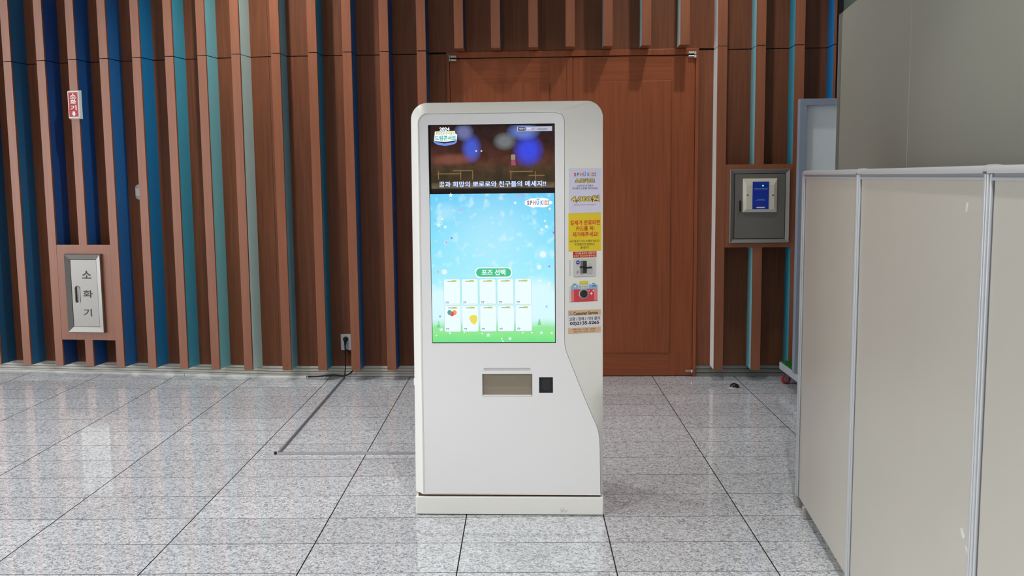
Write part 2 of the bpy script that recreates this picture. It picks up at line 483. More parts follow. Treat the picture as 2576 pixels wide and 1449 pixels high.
# louvred plinth left of the door, stone skirting right of it
SLAT = mat('plinth_slat_metal', (206, 202, 192), 0.45, 0.3)
def plinth(wall, u0, u1, m=SLAT, n=4):
    h = ZB / n
    for k in range(n):
        z0 = k * h
        MB().add([(u0, -0.002, z0 + 0.002), (u1, -0.002, z0 + 0.002), (u1, 0.004, z0 + h - 0.002), (u0, 0.004, z0 + h - 0.002),
                  (u0, 0.015, z0 + 0.002), (u1, 0.015, z0 + 0.002), (u1, 0.015, z0 + h - 0.002), (u0, 0.015, z0 + h - 0.002)],
                 [(0, 1, 2, 3), (3, 2, 6, 7), (1, 0, 4, 5), (0, 3, 7, 4), (2, 1, 5, 6)]).build('plinth_slat', m, wall)
plinth(wl, -5.5, 0.0)
plinth(wrt, 0.0, DL)
plinth(wrt, DR + 0.002, ue[3] + 0.012, mat('plinth_slat_stone', (128, 128, 122), 0.4, 0.0, vary=0.12, bscale=90), 3)

# ---- double door
door = empty('door_1', (KX, KY, 0), math.atan(-0.045), label='wooden double door with raised flush panels and pivot hinges', kind='structure')
fr_ = MB()
fin_u = [px_on(BACK, wrt, 1138.5, 560)[0], px_on(BACK, wrt, 1434.5, 560)[0], px_on(BACK, wrt, 1744.5, 560)[0]]
LT = px_on(BACK, wrt, 1435, 143)[1]
for a0, a1, z0, z1 in ((DL, fin_u[0] - 0.003, 0.0, LT + 0.003), (fin_u[2] + 0.003, DR, 0.0, LT + 0.003), (DL, DR, LT + 0.003, DT)):
    MB().cbox(a0, a1, -0.012, 0.012, z0, z1, 0.002).build('door_frame', WOODD, door)
for s, (a0, a1) in enumerate(((fin_u[0], fin_u[1] - 0.002), (fin_u[1] + 0.002, fin_u[2]))):
    leaf = MB().box(a0, a1, 0.0, 0.014, 0.006, LT - 0.003).build('door_leaf', WOODD, door)
    if s == 0:
        p0, p1 = px_on(BACK, wrt, 1192, 300)[0], px_on(BACK, wrt, 1382, 300)[0]
    else:
        p0, p1 = px_on(BACK, wrt, 1494, 300)[0], px_on(BACK, wrt, 1688, 300)[0]
    zt = px_on(BACK, wrt, 1600, 204)[1]; zb = px_on(BACK, wrt, 1600, 887)[1]
    MB().cbox(p0, p1, -0.006, 0.001, zb, zt, 0.0015).build('door_panel', WOODD, leaf)
    MB().box(p0, p1, -0.0012, 0.0005, zt, LT - 0.003).build('top_rail', WOODH, leaf)
    MB().box(p0, p1, -0.0012, 0.0005, 0.006, zb).build('bottom_rail', WOODH, leaf)
MB().cbox(fin_u[1] - 0.018, fin_u[1] + 0.018, -0.009, 0.0, 0.008, LT - 0.004, 0.002).build('astragal', WOODD, door)
NICK = mat('hinge_nickel', (196, 192, 180), 0.3, 0.9)
for u, sgn, z in ((fin_u[0], 1, LT), (fin_u[2], -1, LT), (fin_u[2], -1, 0.045), (fin_u[0], 1, 0.045)):
    h = MB()
    for k in (-1, 1):
        if z < 1 and k == -1: continue
        zz = z + k * 0.012 if z > 1 else z
        h.cbox(min(u - sgn * 0.006, u + sgn * 0.052), max(u - sgn * 0.006, u + sgn * 0.052), -0.026, -0.011, zz - 0.008, zz + 0.008, 0.004)
        h.lathe([(0.0105, -0.01), (0.0105, 0.01)], (u, -0.024, zz), (0, 0, 1), 14)
    h.build('pivot_hinge', NICK, door, fix=True)

# glazing frame at the far end of the fin wall
ge = empty('window_3', (KX, KY, 0), math.atan(-0.045), label='dark framed glazing beyond the last blue fin', kind='structure')
gu = ue[3] + 0.018
MB().box(gu, gu + 0.035, -FD - 0.01, 0.1, 0, CEIL).build('frame_post', mat('glazing_frame', (34, 36, 38), 0.4, 0.4), ge)
MB().box(gu + 0.5, gu + 0.535, -FD - 0.01, 0.1, 0, CEIL).build('frame_post', MATS['glazing_frame'], ge)
MB().box(gu + 0.035, gu + 0.5, -0.1, -0.09, 0, CEIL).build('glass_pane', mat('grey_green_glass', (150, 168, 160), 0.08, 0.0, 0.7), ge)
MB().box(gu + 0.535, gu + 2.5, -0.1, -0.09, 0, CEIL).build('glass_pane', MATS['grey_green_glass'], ge)

# ================================================================== FIRE EXTINGUISHER CABINET (left)
fc = empty('fire_extinguisher_cabinet', (KX, KY, 0), wl.rotation_euler.z, 'stainless steel fire extinguisher cabinet with dark Korean letters in the fin wall', 'cabinet')
g2, g4 = ul[4] + FWD, ul[6]
MB().box(g2 + 0.001, g4 - 0.001, -FD + 0.001, -FD + 0.02, CZ0, CZ1).build('mounting_board', WOODF, fc)
s0, s1, z0, z1 = px_rect(FRONT, fc, 166, 639, 258, 837, 0.02)
bw = 0.042
ob = FRONT
def molding(parent, fr, s0, s1, z0, z1, bw, hgt, m, name='frame'):
    o = [(s0, z0), (s1, z0), (s1, z1), (s0, z1)]; i = [(s0 + bw, z0 + bw), (s1 - bw, z0 + bw), (s1 - bw, z1 - bw), (s0 + bw, z1 - bw)]
    mid = [(s0 + 0.005, z0 + 0.005), (s1 - 0.005, z0 + 0.005), (s1 - 0.005, z1 - 0.005), (s0 + 0.005, z1 - 0.005)]
    b = MB()
    b.rings([[fr(*p, 0) for p in o], [fr(*p, hgt * 0.55) for p in o], [fr(*p, hgt) for p in mid], [fr(*p, hgt * 0.45) for p in i], [fr(*p, 0) for p in i]])
    return b.build(name, m, parent, fix=True)
molding(fc, ob, s0, s1, z0, z1, bw, 0.026, STEEL)
dr = MB(); hz = (z0 + z1) / 2 - 0.01; hu = s0 + bw + 0.047
dr.plate(ob, rect(s0 + bw + 0.003, s1 - bw - 0.003, z0 + bw + 0.003, z1 - bw - 0.003), 0.004, 0.010, holes=[rrect(hu - 0.014, hu + 0.014, hz - 0.062, hz + 0.062, 0.0139, 6)])
drr = dr.build('door', STEEL, fc)
rh = MB()
o1 = rrect(hu - 0.02, hu + 0.02, hz - 0.068, hz + 0.068, 0.0199, 6); o2 = rrect(hu - 0.014, hu + 0.014, hz - 0.062, hz + 0.062, 0.0139, 6)
rh.rings([[ob(*p, 0.010) for p in o1], [ob(*p, 0.014) for p in o1], [ob(*p, 0.012) for p in o2], [ob(*p, 0.003) for p in o2]], cap1=True)
rh.build('recessed_handle', STEEL, drr, fix=True)
MB().plate(ob, rect(s0 + bw - 0.001, s1 - bw + 0.001, z0 + bw - 0.001, z1 - bw + 0.001), 0.001, 0.003).build('door_gap', DARK, fc)
LET = mat('engraved_letter', (66, 60, 50), 0.6)
for ch, (xa, ya, xb, yb) in (('소', (206, 681, 229, 701)), ('화', (209, 730, 233, 749)), ('기', (211, 777, 231, 796))):
    text(ch, ob, px_rect(ob, fc, xa, ya, xb, yb, 0.011), 0.0106, LET, drr, bold=0.02)

# fire sign on the fin above it
fs = empty('fire_extinguisher_sign', (KX, KY, 0), wl.rotation_euler.z, 'small red sign with white Korean letters and a down arrow on a fin', 'sign')
q0, q1, y0_, y1_ = px_rect(FRONT, fs, 170.5, 229, 199, 297, 0.028)
SGN = mat('sign_white_plastic', (232, 232, 226), 0.4); RED = mat('sign_red', (176, 22, 42), 0.4)
sgb = MB()
sgb.rings([[FRONT(*p, 0) for p in rect(q0 - 0.006, q1 + 0.006, y0_ - 0.006, y1_ + 0.006)], [FRONT(*p, 0.024) for p in rect(q0, q1, y0_, y1_)], [FRONT(*p, 0.028) for p in rect(q0 + 0.004, q1 - 0.004, y0_ + 0.004, y1_ - 0.004)]], cap1=True)
sgb.build('sign_body', SGN, fs, fix=True)
face = MB().plate(FRONT, rect(q0 + 0.008, q1 - 0.008, y0_ + 0.009, y1_ - 0.009), 0.0275, 0.0285).build('sign_face', RED, fs)
fl = MB().plate(FRONT, rect(q0 + 0.0115, q1 - 0.0115, y0_ + 0.013, y1_ - 0.013), 0.0287, 0.0287, holes=[rect(q0 + 0.0128, q1 - 0.0128, y0_ + 0.0143, y1_ - 0.0143)])
fl.build('border_line', mat('sign_pink_line', (224, 130, 140), 0.4), face)
qm, qh = (q0 + q1) / 2, (y1_ - y0_)
for k, ch in enumerate('소화기'):
    zt = y1_ - qh * (0.09 + 0.218 * k)
    text(ch, FRONT, (qm - 0.024, qm + 0.024, zt - qh * 0.185, zt), 0.029, SGN, face, bold=0.03)
ar = [(-.018, .0), (0, -.02), (.018, 0), (.010, 0), (.010, .016), (-.010, .016), (-.010, 0)]
MB().plate(FRONT, [(qm + x, y0_ + qh * 0.165 + z) for x, z in ar], 0.0286, 0.029).build('arrow', SGN, face)

# small wall switch between the fins
ws = empty('wall_sensor', (KX, KY, 0), wl.rotation_euler.z, 'small white rounded wall switch half hidden behind a fin', 'switch')
v0, v1, w0, w1 = px_rect(BACK, ws, 340, 464, 362, 502, 0.02)
MB().plate(BACK, rrect(v0, v1, w0, w1, 0.028, 6), 0.0, 0.018).build('cover', mat('switch_ivory', (196, 194, 184), 0.45), ws)
MB().plate(BACK, rect(v0 + 0.004, v1 - 0.004, w0 + 0.028, w1 - 0.028), 0.018, 0.021).build('face_plate', mat('switch_white', (226, 228, 228), 0.4), ws)

# ================================================================== STEEL CABINET (right)
sc_ = empty('equipment_cabinet', (KX, KY, 0), wrt.rotation_euler.z, 'grey steel wall cabinet with a pale plate and blue label beside the door', 'cabinet')
MB().box(ue[0] + FWD + 0.001, ue[2] - 0.001, -FD + 0.001, -FD + 0.02, rc[2], rc[3]).build('mounting_board', WOODF, sc_)
s0, s1, z0, z1 = px_rect(FRONT, sc_, 1836, 425, 1987, 612, 0.015)
molding(sc_, FRONT, s0, s1, z0, z1, 0.03, 0.02, STEELD)
MB().plate(FRONT, rect(s0 + 0.03, s1 - 0.03, z0 + 0.03, z1 - 0.03), 0.001, 0.004).build('door_gap', DARK, sc_)
cd = MB().plate(FRONT, rect(s0 + 0.034, s1 - 0.034, z0 + 0.034, z1 - 0.034), 0.004, 0.012).build('door', mat('cabinet_grey_metal', (128, 124, 120), 0.5, 0.5), sc_)
hb = px_rect(FRONT, sc_, 1856.5, 505, 1864, 535, 0.02)
MB().cbox(hb[0], hb[0] + 0.008, -FD - 0.034, -FD - 0.011, hb[2], hb[3], 0.002).build('handle', STEEL, cd)
MB().plate(FRONT, rect(hb[0] + 0.008, hb[1], hb[2] + 0.01, hb[3] - 0.0), 0.011, 0.0135).build('handle_recess', DARK, cd)
p0, p1, p2, p3 = px_rect(FRONT, sc_, 1869.5, 449, 1955.5, 534, 0.03)
IV = mat('ivory_plate', (216, 212, 196), 0.45)
pl = MB()
pl.rings([[FRONT(*p, 0.012) for p in rect(p0, p1, p2, p3)], [FRONT(*p, 0.02) for p in rect(p0, p1, p2, p3)], [FRONT(*p, 0.032) for p in rect(p0 + 0.022, p1 - 0.022, p2 + 0.022, p3 - 0.045)]], cap1=True)
plo = pl.build('ivory_box', IV, cd, fix=True)
b0, b1, b2, b3 = px_rect(FRONT, sc_, 1893, 457, 1934, 526, 0.033)
BLUE = mat('label_blue', (14, 52, 168), 0.4)
MB().plate(FRONT, rect(b0, b1, b2, b3), 0.0318, 0.0335).build('blue_label', BLUE, cd)
PALE = mat('label_pale_print', (120, 150, 220), 0.5)
for ya, h_, xa, xb in ((474, 2.2, 1897, 1931), (501, 1.2, 1905, 1923), (503.5, 0.9, 1900, 1926)):
    MB().plate(FRONT, rect(*px_rect(FRONT, sc_, xa, ya, xb, ya + h_, 0.034)), 0.0335, 0.0338).build('print_line', PALE, cd)
MB().plate(FRONT, rect(*px_rect(FRONT, sc_, 1903, 520.5, 1924, 523.5, 0.034)), 0.0335, 0.0338).build('maker_mark', SGN, cd)
lu, lw = px_on(FRONT, sc_, 1919.5, 467, 0.034)
MB().plate(FRONT, disc(lu, lw, 0.006, 14), 0.0335, 0.036).build('indicator_light', glow('green_led', (60, 255, 150), 1.5), cd)
MB().plate(FRONT, rect(*px_rect(FRONT, sc_, 1922, 466.3, 1933, 467.6, 0.034)), 0.0335, 0.0338).build('print_line', BLACK, cd)
for xx in (1881, 1945):
    su, sw = px_on(FRONT, sc_, xx, 491, 0.034)
    MB().plate(FRONT, disc(su, sw, 0.006, 12), 0.0315, 0.0325).build('screw', mat('screw_hole', (96, 72, 56), 0.6), cd)

# ================================================================== WALL SOCKET, CORDS, RACEWAY, CABLE COVER
so = empty('wall_socket', (KX, KY, 0), wrt.rotation_euler.z, 'white wall socket low on the panel between two fins', 'socket')
s0, s1, z0, z1 = px_rect(BACK, so, 857.5, 840.5, 882.5, 880.5, 0.008)
SWH = mat('socket_white', (222, 224, 224), 0.35)
MB().plate(BACK, rrect(s0, s1, z0, z1, 0.005, 3), 0.0, 0.009).build('face_plate', SWH, so)
for k in (0, 1):
    uc, wc = (s0 + s1) / 2, z1 - (z1 - z0) * (0.34 if k == 0 else 0.72)
    MB().plate(BACK, disc(uc, wc, 0.019, 20), 0.009, 0.011, holes=[disc(uc, wc, 0.016, 20)]).build('outlet_ring', mat('socket_shade', (176, 196, 180), 0.4), so)
pc = empty('power_cord', (KX, KY, 0), wrt.rotation_euler.z, 'black power plug and cord hanging from the wall socket to the floor', 'cord')
uc, wc = px_on(BACK, so, 869.5, 853, 0.02)
MB().lathe([(0.018, 0.0), (0.019, 0.012), (0.017, 0.024), (0.011, 0.03)], BACK(uc, wc, 0.0115), (0, -1, 0), 18).build('plug', BLACK, pc, smooth=True, fix=True)
pts = [BACK(uc, wc - 0.004, 0.034), BACK(uc - 0.001, wc - 0.02, 0.036), BACK(uc - 0.002, wc - 0.05, 0.035), BACK(uc - 0.002, wc - 0.12, 0.035), BACK(uc - 0.001, 0.14, 0.04),
       BACK(uc - 0.002, 0.08, 0.045), BACK(uc - 0.006, 0.03, 0.055), BACK(uc - 0.01, 0.006, 0.075)]
MB().tube(pts, [0.010, 0.009, 0.0055, 0.0045, 0.0045, 0.0045, 0.0045, 0.0045], 10).build('cord', BLACK, pc, smooth=True)
lc = empty('lamp_cord', (KX, KY, 0), wrt.rotation_euler.z, 'black cable looping along the wall base to the slim floor trunking', 'cord')
ru, rw = px_on(BACK, wrt, 775, 948.5, 0.03)
def P(px, py, d):
    u, w = px_on(BACK, lc, px, py, d); return BACK(u, max(w, 0.006), d)
pts = [P(871, 879, 0.012), P(876, 884, 0.012), P(884, 893, 0.014), P(889, 905, 0.018), P(891, 918, 0.045), P(889, 929, 0.026), P(884, 937, 0.03), P(874, 943.5, 0.036), P(862, 945, 0.04),
       P(840, 943.5, 0.03), P(820, 944, 0.024), P(798, 947, 0.045), P(776, 948, 0.024)]
MB().tube(pts, 0.0055, 8).build('cable', BLACK, lc, smooth=True)
rwy = empty('cable_trunking', label='slim pale metal trunking lying along the base of the fin wall', cat='trunking')
TR = mat('trunking_white', (238, 237, 232), 0.3)
tb_ = MB()
Ml, Mr = mw(wl), mw(wrt)
pr = [(-0.011, 0.0), (-0.011, 0.009), (-0.008, 0.015), (0.004, 0.015), (0.008, 0.010), (0.008, 0.0)]
def trunk(M, u0, u1, v):
    return [[M @ Vector((u, -v + q[0], q[1])) for q in pr] for u in (u0, u1)]
tb_.rings(trunk(Ml, -5.3, -0.75, 0.045), cap0=True, cap1=True)
ta = tb_.build('trunking_length', TR, rwy, fix=True)
t2 = MB(); t2.rings([trunk(Ml, -0.745, 0, 0.045)[0], trunk(Ml, -0.745, -0.0, 0.045)[1], trunk(Mr, 0.0, px_on(BACK, wrt, 773, 948)[0], 0.045)[1]], cap0=True, cap1=True)
t2.build('trunking_length', TR, rwy, fix=True)
t3 = MB(); e0 = px_on(BACK, wrt, 773, 948)[0]
t3.rings([[Mr @ Vector((u, -0.045 + q[0] * 1.15, q[1] * 1.12)) for q in pr] for u in (e0 - 0.012, e0 + 0.004)], cap0=True, cap1=True)
t3.build('end_cap', TR, rwy, fix=True)

cc_ = empty('floor_cable_cover', label='grey rubber cable cover on the floor bending towards the white kiosk', cat='cable cover')
CG = mat('cable_cover_shaded', (116, 117, 123), 0.5); CG2 = mat('cable_cover_lit', (146, 147, 153), 0.5)  # same grey cover; shade on the wallward run painted as a darker copy
def strip(p, q, w, name, m):
    p, q = Vector((p.x, p.y, 0)), Vector((q.x, q.y, 0)); t = (q - p).normalized(); s = Vector((-t.y, t.x, 0))
    prf = [(-w, 0.0), (-w * 0.85, 0.006), (-w * 0.45, 0.011), (w * 0.45, 0.011), (w * 0.85, 0.006), (w, 0.0)]
    b = MB(); b.rings([[e + s * x + Vector((0, 0, z + 0.0003)) for x, z in prf] for e in (p, q)], cap0=True, cap1=True)
    return b.build(name, m, cc_, fix=True)
A, B, Cn = px_floor(866, 951), px_floor(700, 1143), px_floor(1285, 1141)
strip(A, B, 0.0095, 'cover_run', CG)
strip(Vector((B.x - 0.005, B.y, 0)), Cn, 0.013, 'cover_run', CG2)
strip(Vector((Cn.x, Cn.y, 0)), Vector((Cn.x - 0.02, 4.66, 0)), 0.0095, 'cover_run', CG2)
jt = MB().lathe([(0.008, 0.0003), (0.009, 0.008), (0.006, 0.014)], (B.x - 0.016, B.y + 0.002, 0), (0, 0, 1), 12)
jt.build('cord_end', BLACK, cc_, smooth=True, fix=True)

# ================================================================== KIOSK
PA, PB = Vector((-0.434, 4.159, 0)), Vector((0.389, 4.120, 0))
KM = (PA + PB) / 2
kio = empty('photo_kiosk', (KM.x, KM.y, 0), math.atan2((PB - PA).y, (PB - PA).x), 'tall white photo card kiosk with a bright portrait touch screen', 'kiosk')
KF = Frame((0, 0, 0), (1, 0, 0), (0, -1, 0))
K = lambda x, y, d=0.0: px_on(KF, kio, x, y, d)
KR = lambda x0, y0, x1, y1, d=0.0: px_rect(KF, kio, x0, y0, x1, y1, d)
HB = 0.050                                  # how far the outer edge lies behind the front plane
KD = 0.50                                   # kiosk depth
zlo = 0.094
# outer ring (at depth HB) and inner ring (front plane), same vertex count
otl, otr = K(1033.5, 300, -HB), K(1517, 300, -HB); obl, obr = K(1046, 1236, -HB), K(1516.5, 1240, -HB)
otop = K(1280, 256.0, -HB)[1]
itl, itr = K(1050.5, 310), K(1420.5, 310); ibl = K(1064.5, 1240); itop = K(1240, 281)[1]
def corner(cx, cz, r, a0, a1, n=9):
    return [(cx + r * math.cos(math.radians(a0 + (a1 - a0) * k / n)), cz + r * math.sin(math.radians(a0 + (a1 - a0) * k / n))) for k in range(n + 1)]
ro, ri = 0.070, 0.045
sc_px = [(1421, 420), (1421, 560), (1421, 700), (1421, 820), (1421, 852), (1421.6, 868), (1423.5, 879), (1427, 889), (1437.5, 916), (1455, 959.4), (1473.5, 1006), (1492, 1049.5), (1501.5, 1071), (1506.3, 1086.5), (1508.6, 1102), (1509.8, 1130), (1510.8, 1190)]
Sc = [K(*p) for p in sc_px]
ibr = (K(1511.3, 1243)[0], zlo)
inner = [(ibl[0], zlo)] + corner(itl[0] + ri, itop - ri, ri, 180, 90) + corner(itr[0] - ri, itop - ri, ri, 90, 0) + Sc + [ibr]
outer = [(obl[0], zlo)] + corner(otl[0] + ro, otop - ro, ro, 180, 90) + corner(otr[0] - ro, otop - ro, ro, 90, 0) + [(obr[0], p[1]) for p in Sc] + [(obr[0], zlo)]
def inset(ring, fn):
    out = []; n = len(ring)
    for i, p in enumerate(ring):
        a, b = Vector(ring[i - 1]), Vector(ring[(i + 1) % n])
        if i == 0: nx = Vector((1, 0)); dd = fn(p, nx); out.append((p[0] + dd, p[1] + 0.004)); continue
        if i == n - 1: nx = Vector((-1, 0)); dd = fn(p, nx); out.append((p[0] - dd, p[1] + 0.004)); continue
        t = (b - a).normalized(); nx = Vector((t.y, -t.x)); dd = fn(p, nx)
        out.append((p[0] + nx.x * dd, p[1] + nx.y * dd))
    return out
wfn = lambda p, n: 0.0055 if (n.x > 0.3 or n.y < -0.3) and p[0] < itr[0] - 0.02 else 0.0005
band = inset(inner, wfn)
pfn = lambda p, n: wfn(p, n) + 0.0012
prng = inset(inner, pfn)
kb = MB()
kb.rings([[KF(*p, -KD) for p in outer], [KF(*p, -HB - 0.004) for p in outer], [KF(p[0] * 0.9975, p[1] * 0.9993, -HB) for p in outer], [KF(*p, 0) for p in inner], [KF(*p, -0.003) for p in band], [KF(*p, -0.02) for p in band]], cap0=True)
kbody = kb.build('body_shell', CREAM, kio, smooth=True, fix=True)
# front panel with openings
s_u0, s_u1, s_z0, s_z1 = KR(1082, 312.5, 1397, 863, -0.003)
tr = KR(1213.5, 941, 1339, 997); sl = KR(1217, 926, 1334.5, 933); br = KR(1356, 949, 1391, 989)
fp = MB()
fp.plate(KF, prng, -0.02, -0.0005, holes=[rect(s_u0, s_u1, s_z0, s_z1), rect(*tr), rect(*sl), rect(*br)])
fpo = fp.build('front_panel', WHITE, kio)
# base
MB().cbox(-0.412, 0.412, -0.001, KD, 0.004, 0.083, 0.004).build('base_plinth', CREAM, kio)
MB().box(-0.40, 0.40, 0.012, KD - 0.02, 0.083, 0.0945).build('base_gap', mat('base_gap_brown', (90, 66, 50), 0.8), kio)
MB().box(-0.405, 0.405, 0.01, KD - 0.01, 0.0, 0.004).build('base_edge', DARK, kio)
SCUFF = mat('scuff_grey', (196, 196, 198), 0.7)
for (px, py, w, h, rot) in ((1412, 1284, 3, 12, 0.2), (1417, 1282, 2.5, 14, -0.3), (1422, 1286, 3, 8, 0.7), (1427, 1284, 2, 6, 1.1), (1285, 1255, 2, 2, 0)):
    u, w_ = K(px, py); hw, hh = w / 2 * 0.00175, h / 2 * 0.00175; c, s = math.cos(rot), math.sin(rot)
    MB().plate(KF, [(u + x * c - y * s, w_ + x * s + y * c) for x, y in ((-hw, -hh), (hw, -hh * .6), (hw * .5, hh), (-hw * .7, hh * .7))], 0.0012, 0.0014).build('scuff_mark', SCUFF, kio)
MB().cbox(-0.427, -0.409, 0.12, 0.15, K(1046, 985)[1], K(1046, 966)[1], 0.003).build('side_latch', WHITE, kio)
# card slot, delivery tray, code reader
MB().plate(KF, rect(*sl), -0.006, -0.0035).build('card_slot', mat('slot_grey', (204, 205, 206), 0.5), kio)
TAN = mat('tray_beige', (150, 140, 122), 0.45)
t0, t1, t2_, t3_ = tr
tray = MB()
zm = t2_ + (t3_ - t2_) * 0.5
tray.add([(t0, 0.0005, t2_), (t1, 0.0005, t2_), (t1, 0.07, t2_ + 0.02), (t0, 0.07, t2_ + 0.02), (t0, 0.085, t3_ + 0.02), (t1, 0.085, t3_ + 0.02), (t1, 0.0005, t3_), (t0, 0.0005, t3_)],
         [(0, 1, 2, 3), (3, 2, 5, 4), (4, 5, 6, 7), (0, 3, 4, 7), (1, 6, 5, 2)])
tro = tray.build('delivery_tray', TAN, kio)
MB().cbox(t0 + 0.002, t1 - 0.002, 0.001, 0.004, t2_ + 0.001, t2_ + 0.0065, 0.001).build('tray_lip', WHITE, tro)
fl = bpy.data.materials.new('tinted_flap'); fl.use_nodes = True
fb_ = fl.node_tree.nodes['Principled BSDF']; fb_.inputs['Base Color'].default_value = (*lin((196, 186, 166)), 1); fb_.inputs['Roughness'].default_value = 0.1
fb_.inputs['Alpha'].default_value = 0.25
MB().box(t0 + 0.002, t1 - 0.002, 0.006, 0.008, t2_ + 0.007, t3_ - 0.001).build('tray_flap', fl, tro)
r0, r1, r2, r3 = br
rd = MB().plate(KF, rect(*br), -0.012, -0.006).build('code_reader', mat('reader_black', (14, 15, 18), 0.25), kio)
MB().plate(KF, rrect(r0 + 0.014, r1 - 0.013, r2 + 0.012, r3 - 0.008, 0.006, 4), -0.006, -0.0045).build('reader_window', mat('reader_window', (34, 36, 42), 0.15), rd)
for ux, wz in ((0.18, 0.74), (0.83, 0.74), (0.18, 0.39), (0.83, 0.39)):
    MB().plate(KF, disc(r0 + (r1 - r0) * ux, r2 + (r3 - r2) * wz, 0.0013, 8), -0.006, -0.005).build('screw', STEEL, rd)

# ---- screen: black bezel, upper video, lower menu
def screen_mat(name, fill):
    m = bpy.data.materials.new(name); m.use_nodes = True
    nt = m.node_tree; b = nt.nodes['Principled BSDF']
    b.inputs['Base Color'].default_value = (0.01, 0.01, 0.01, 1); b.inputs['Roughness'].default_value = 0.25
    b.inputs['Specular IOR Level'].default_value = 0.15
    b.inputs['Emission Strength'].default_value = 1.1
    nt.links.new(fill(nt), b.inputs['Emission Color'])
    return m
scr = MB().plate(KF, rect(s_u0, s_u1, s_z0, s_z1), -0.009, -0.005).build('screen', mat('screen_bezel', (8, 9, 11), 0.25), kio)
sv = KR(1084, 315, 1395, 484.5, -0.005); sm = KR(1085, 487, 1395.5, 861, -0.005)
SD = -0.0048
def ramp(nt, fac, stops, interp='LINEAR'):
    r = nt.nodes.new('ShaderNodeValToRGB'); r.color_ramp.interpolation = interp; e = r.color_ramp.elements
    e[0].position = stops[0][0]; e[0].color = (*lin(stops[0][1]), 1)
    e[1].position = stops[-1][0]; e[1].color = (*lin(stops[-1][1]), 1)
    for p, c in stops[1:-1]:
        k = e.new(p); k.color = (*lin(c), 1)
    nt.links.new(fac, r.inputs['Fac']); return r.outputs['Color']
def mapr(nt, val, a, b):
    m = nt.nodes.new('ShaderNodeMapRange'); m.inputs[1].default_value = a; m.inputs[2].default_value = b
    nt.links.new(val, m.inputs[0]); return m.outputs[0]
def math_(nt, op, a, b):
    m = nt.nodes.new('ShaderNodeMath'); m.operation = op
    for i, v in enumerate((a, b)):
        if isinstance(v, (int, float)): m.inputs[i].default_value = v
        else: nt.links.new(v, m.inputs[i])
    return m.outputs[0]
def mixc(nt, fac, a, b, mode='MIX'):
    m = nt.nodes.new('ShaderNodeMix'); m.data_type = 'RGBA'; m.blend_type = mode
    for s_, v in ((0, fac), (6, a), (7, b)):
        if isinstance(v, (int, float)): m.inputs[s_].default_value = v
        elif isinstance(v, tuple): m.inputs[s_].default_value = (*lin(v), 1)
        else: nt.links.new(v, m.inputs[s_])
    return m.outputs[2]
def coords(nt):
    tc = nt.nodes.new('ShaderNodeTexCoord'); sx = nt.nodes.new('ShaderNodeSeparateXYZ')
    nt.links.new(tc.outputs['Object'], sx.inputs[0]); return tc.outputs['Object'], sx.outputs['X'], sx.outputs['Z']
def noise(nt, vec, sc, det=3):
    n = nt.nodes.new('ShaderNodeTexNoise'); n.inputs['Scale'].default_value = sc; n.inputs['Detail'].default_value = det
    nt.links.new(vec, n.inputs['Vector']); return n.outputs['Fac']
def blob(nt, x, z, cx, cz, rx, rz, soft=0.5):
    dx = math_(nt, 'DIVIDE', math_(nt, 'SUBTRACT', x, cx), rx); dz = math_(nt, 'DIVIDE', math_(nt, 'SUBTRACT', z, cz), rz)
    d = math_(nt, 'SQRT', math_(nt, 'ADD', math_(nt, 'MULTIPLY', dx, dx), math_(nt, 'MULTIPLY', dz, dz)), 0)
    return mapr(nt, d, 1.0 + soft * 0.5, 1.0 - soft * 0.5)
def menu_fill(nt):
    vec, x, z = coords(nt)
    f = mapr(nt, z, sm[2], sm[3])
    n = noise(nt, vec, 14)
    sky = ramp(nt, f, [(0.0, (150, 236, 236)), (0.35, (176, 242, 250)), (0.55, (150, 232, 252)), (0.8, (128, 220, 250)), (1.0, (112, 205, 246))])
    bok = noise(nt, vec, 30, 1)
    sky = mixc(nt, math_(nt, 'MULTIPLY', mapr(nt, bok, 0.55, 0.75), 0.45), sky, (230, 252, 255))
    cl = None
    w = sm[1] - sm[0]; h = sm[3] - sm[2]
    for cx, cz, rx, rz in ((0.06, 0.20, 0.16, 0.17), (0.86, 0.18, 0.20, 0.24), (0.99, 0.2, 0.12, 0.16), (0.3, 0.14, 0.3, 0.12), (0.6, 0.13, 0.25, 0.13)):
        b = blob(nt, x, z, sm[0] + w * cx, sm[2] + h * cz, w * rx, h * rz, 0.35)
        cl = b if cl is None else math_(nt, 'MAXIMUM', cl, b)
    col = mixc(nt, math_(nt, 'MULTIPLY', cl, 0.85), sky, (222, 250, 255))
    for cx, cz, rx, rz in ((0.5, 0.72, 0.30, 0.22), (0.12, 0.88, 0.07, 0.05), (0.9, 0.6, 0.05, 0.04)):
        b = blob(nt, x, z, sm[0] + w * cx, sm[2] + h * cz, w * rx, h * rz, 1.2)
        col = mixc(nt, math_(nt, 'MULTIPLY', b, 0.3), col, (224, 250, 255))
    g = ramp(nt, math_(nt, 'ADD', f, math_(nt, 'MULTIPLY', math_(nt, 'SUBTRACT', n, 0.5), 0.05)), [(0.0, (112, 226, 140)), (0.06, (142, 232, 140)), (0.11, (150, 232, 160)), (0.15, (176, 240, 196))])
    gm = mapr(nt, math_(nt, 'ADD', f, math_(nt, 'MULTIPLY', math_(nt, 'SUBTRACT', n, 0.5), 0.04)), 0.165, 0.105)
    return mixc(nt, gm, col, g)
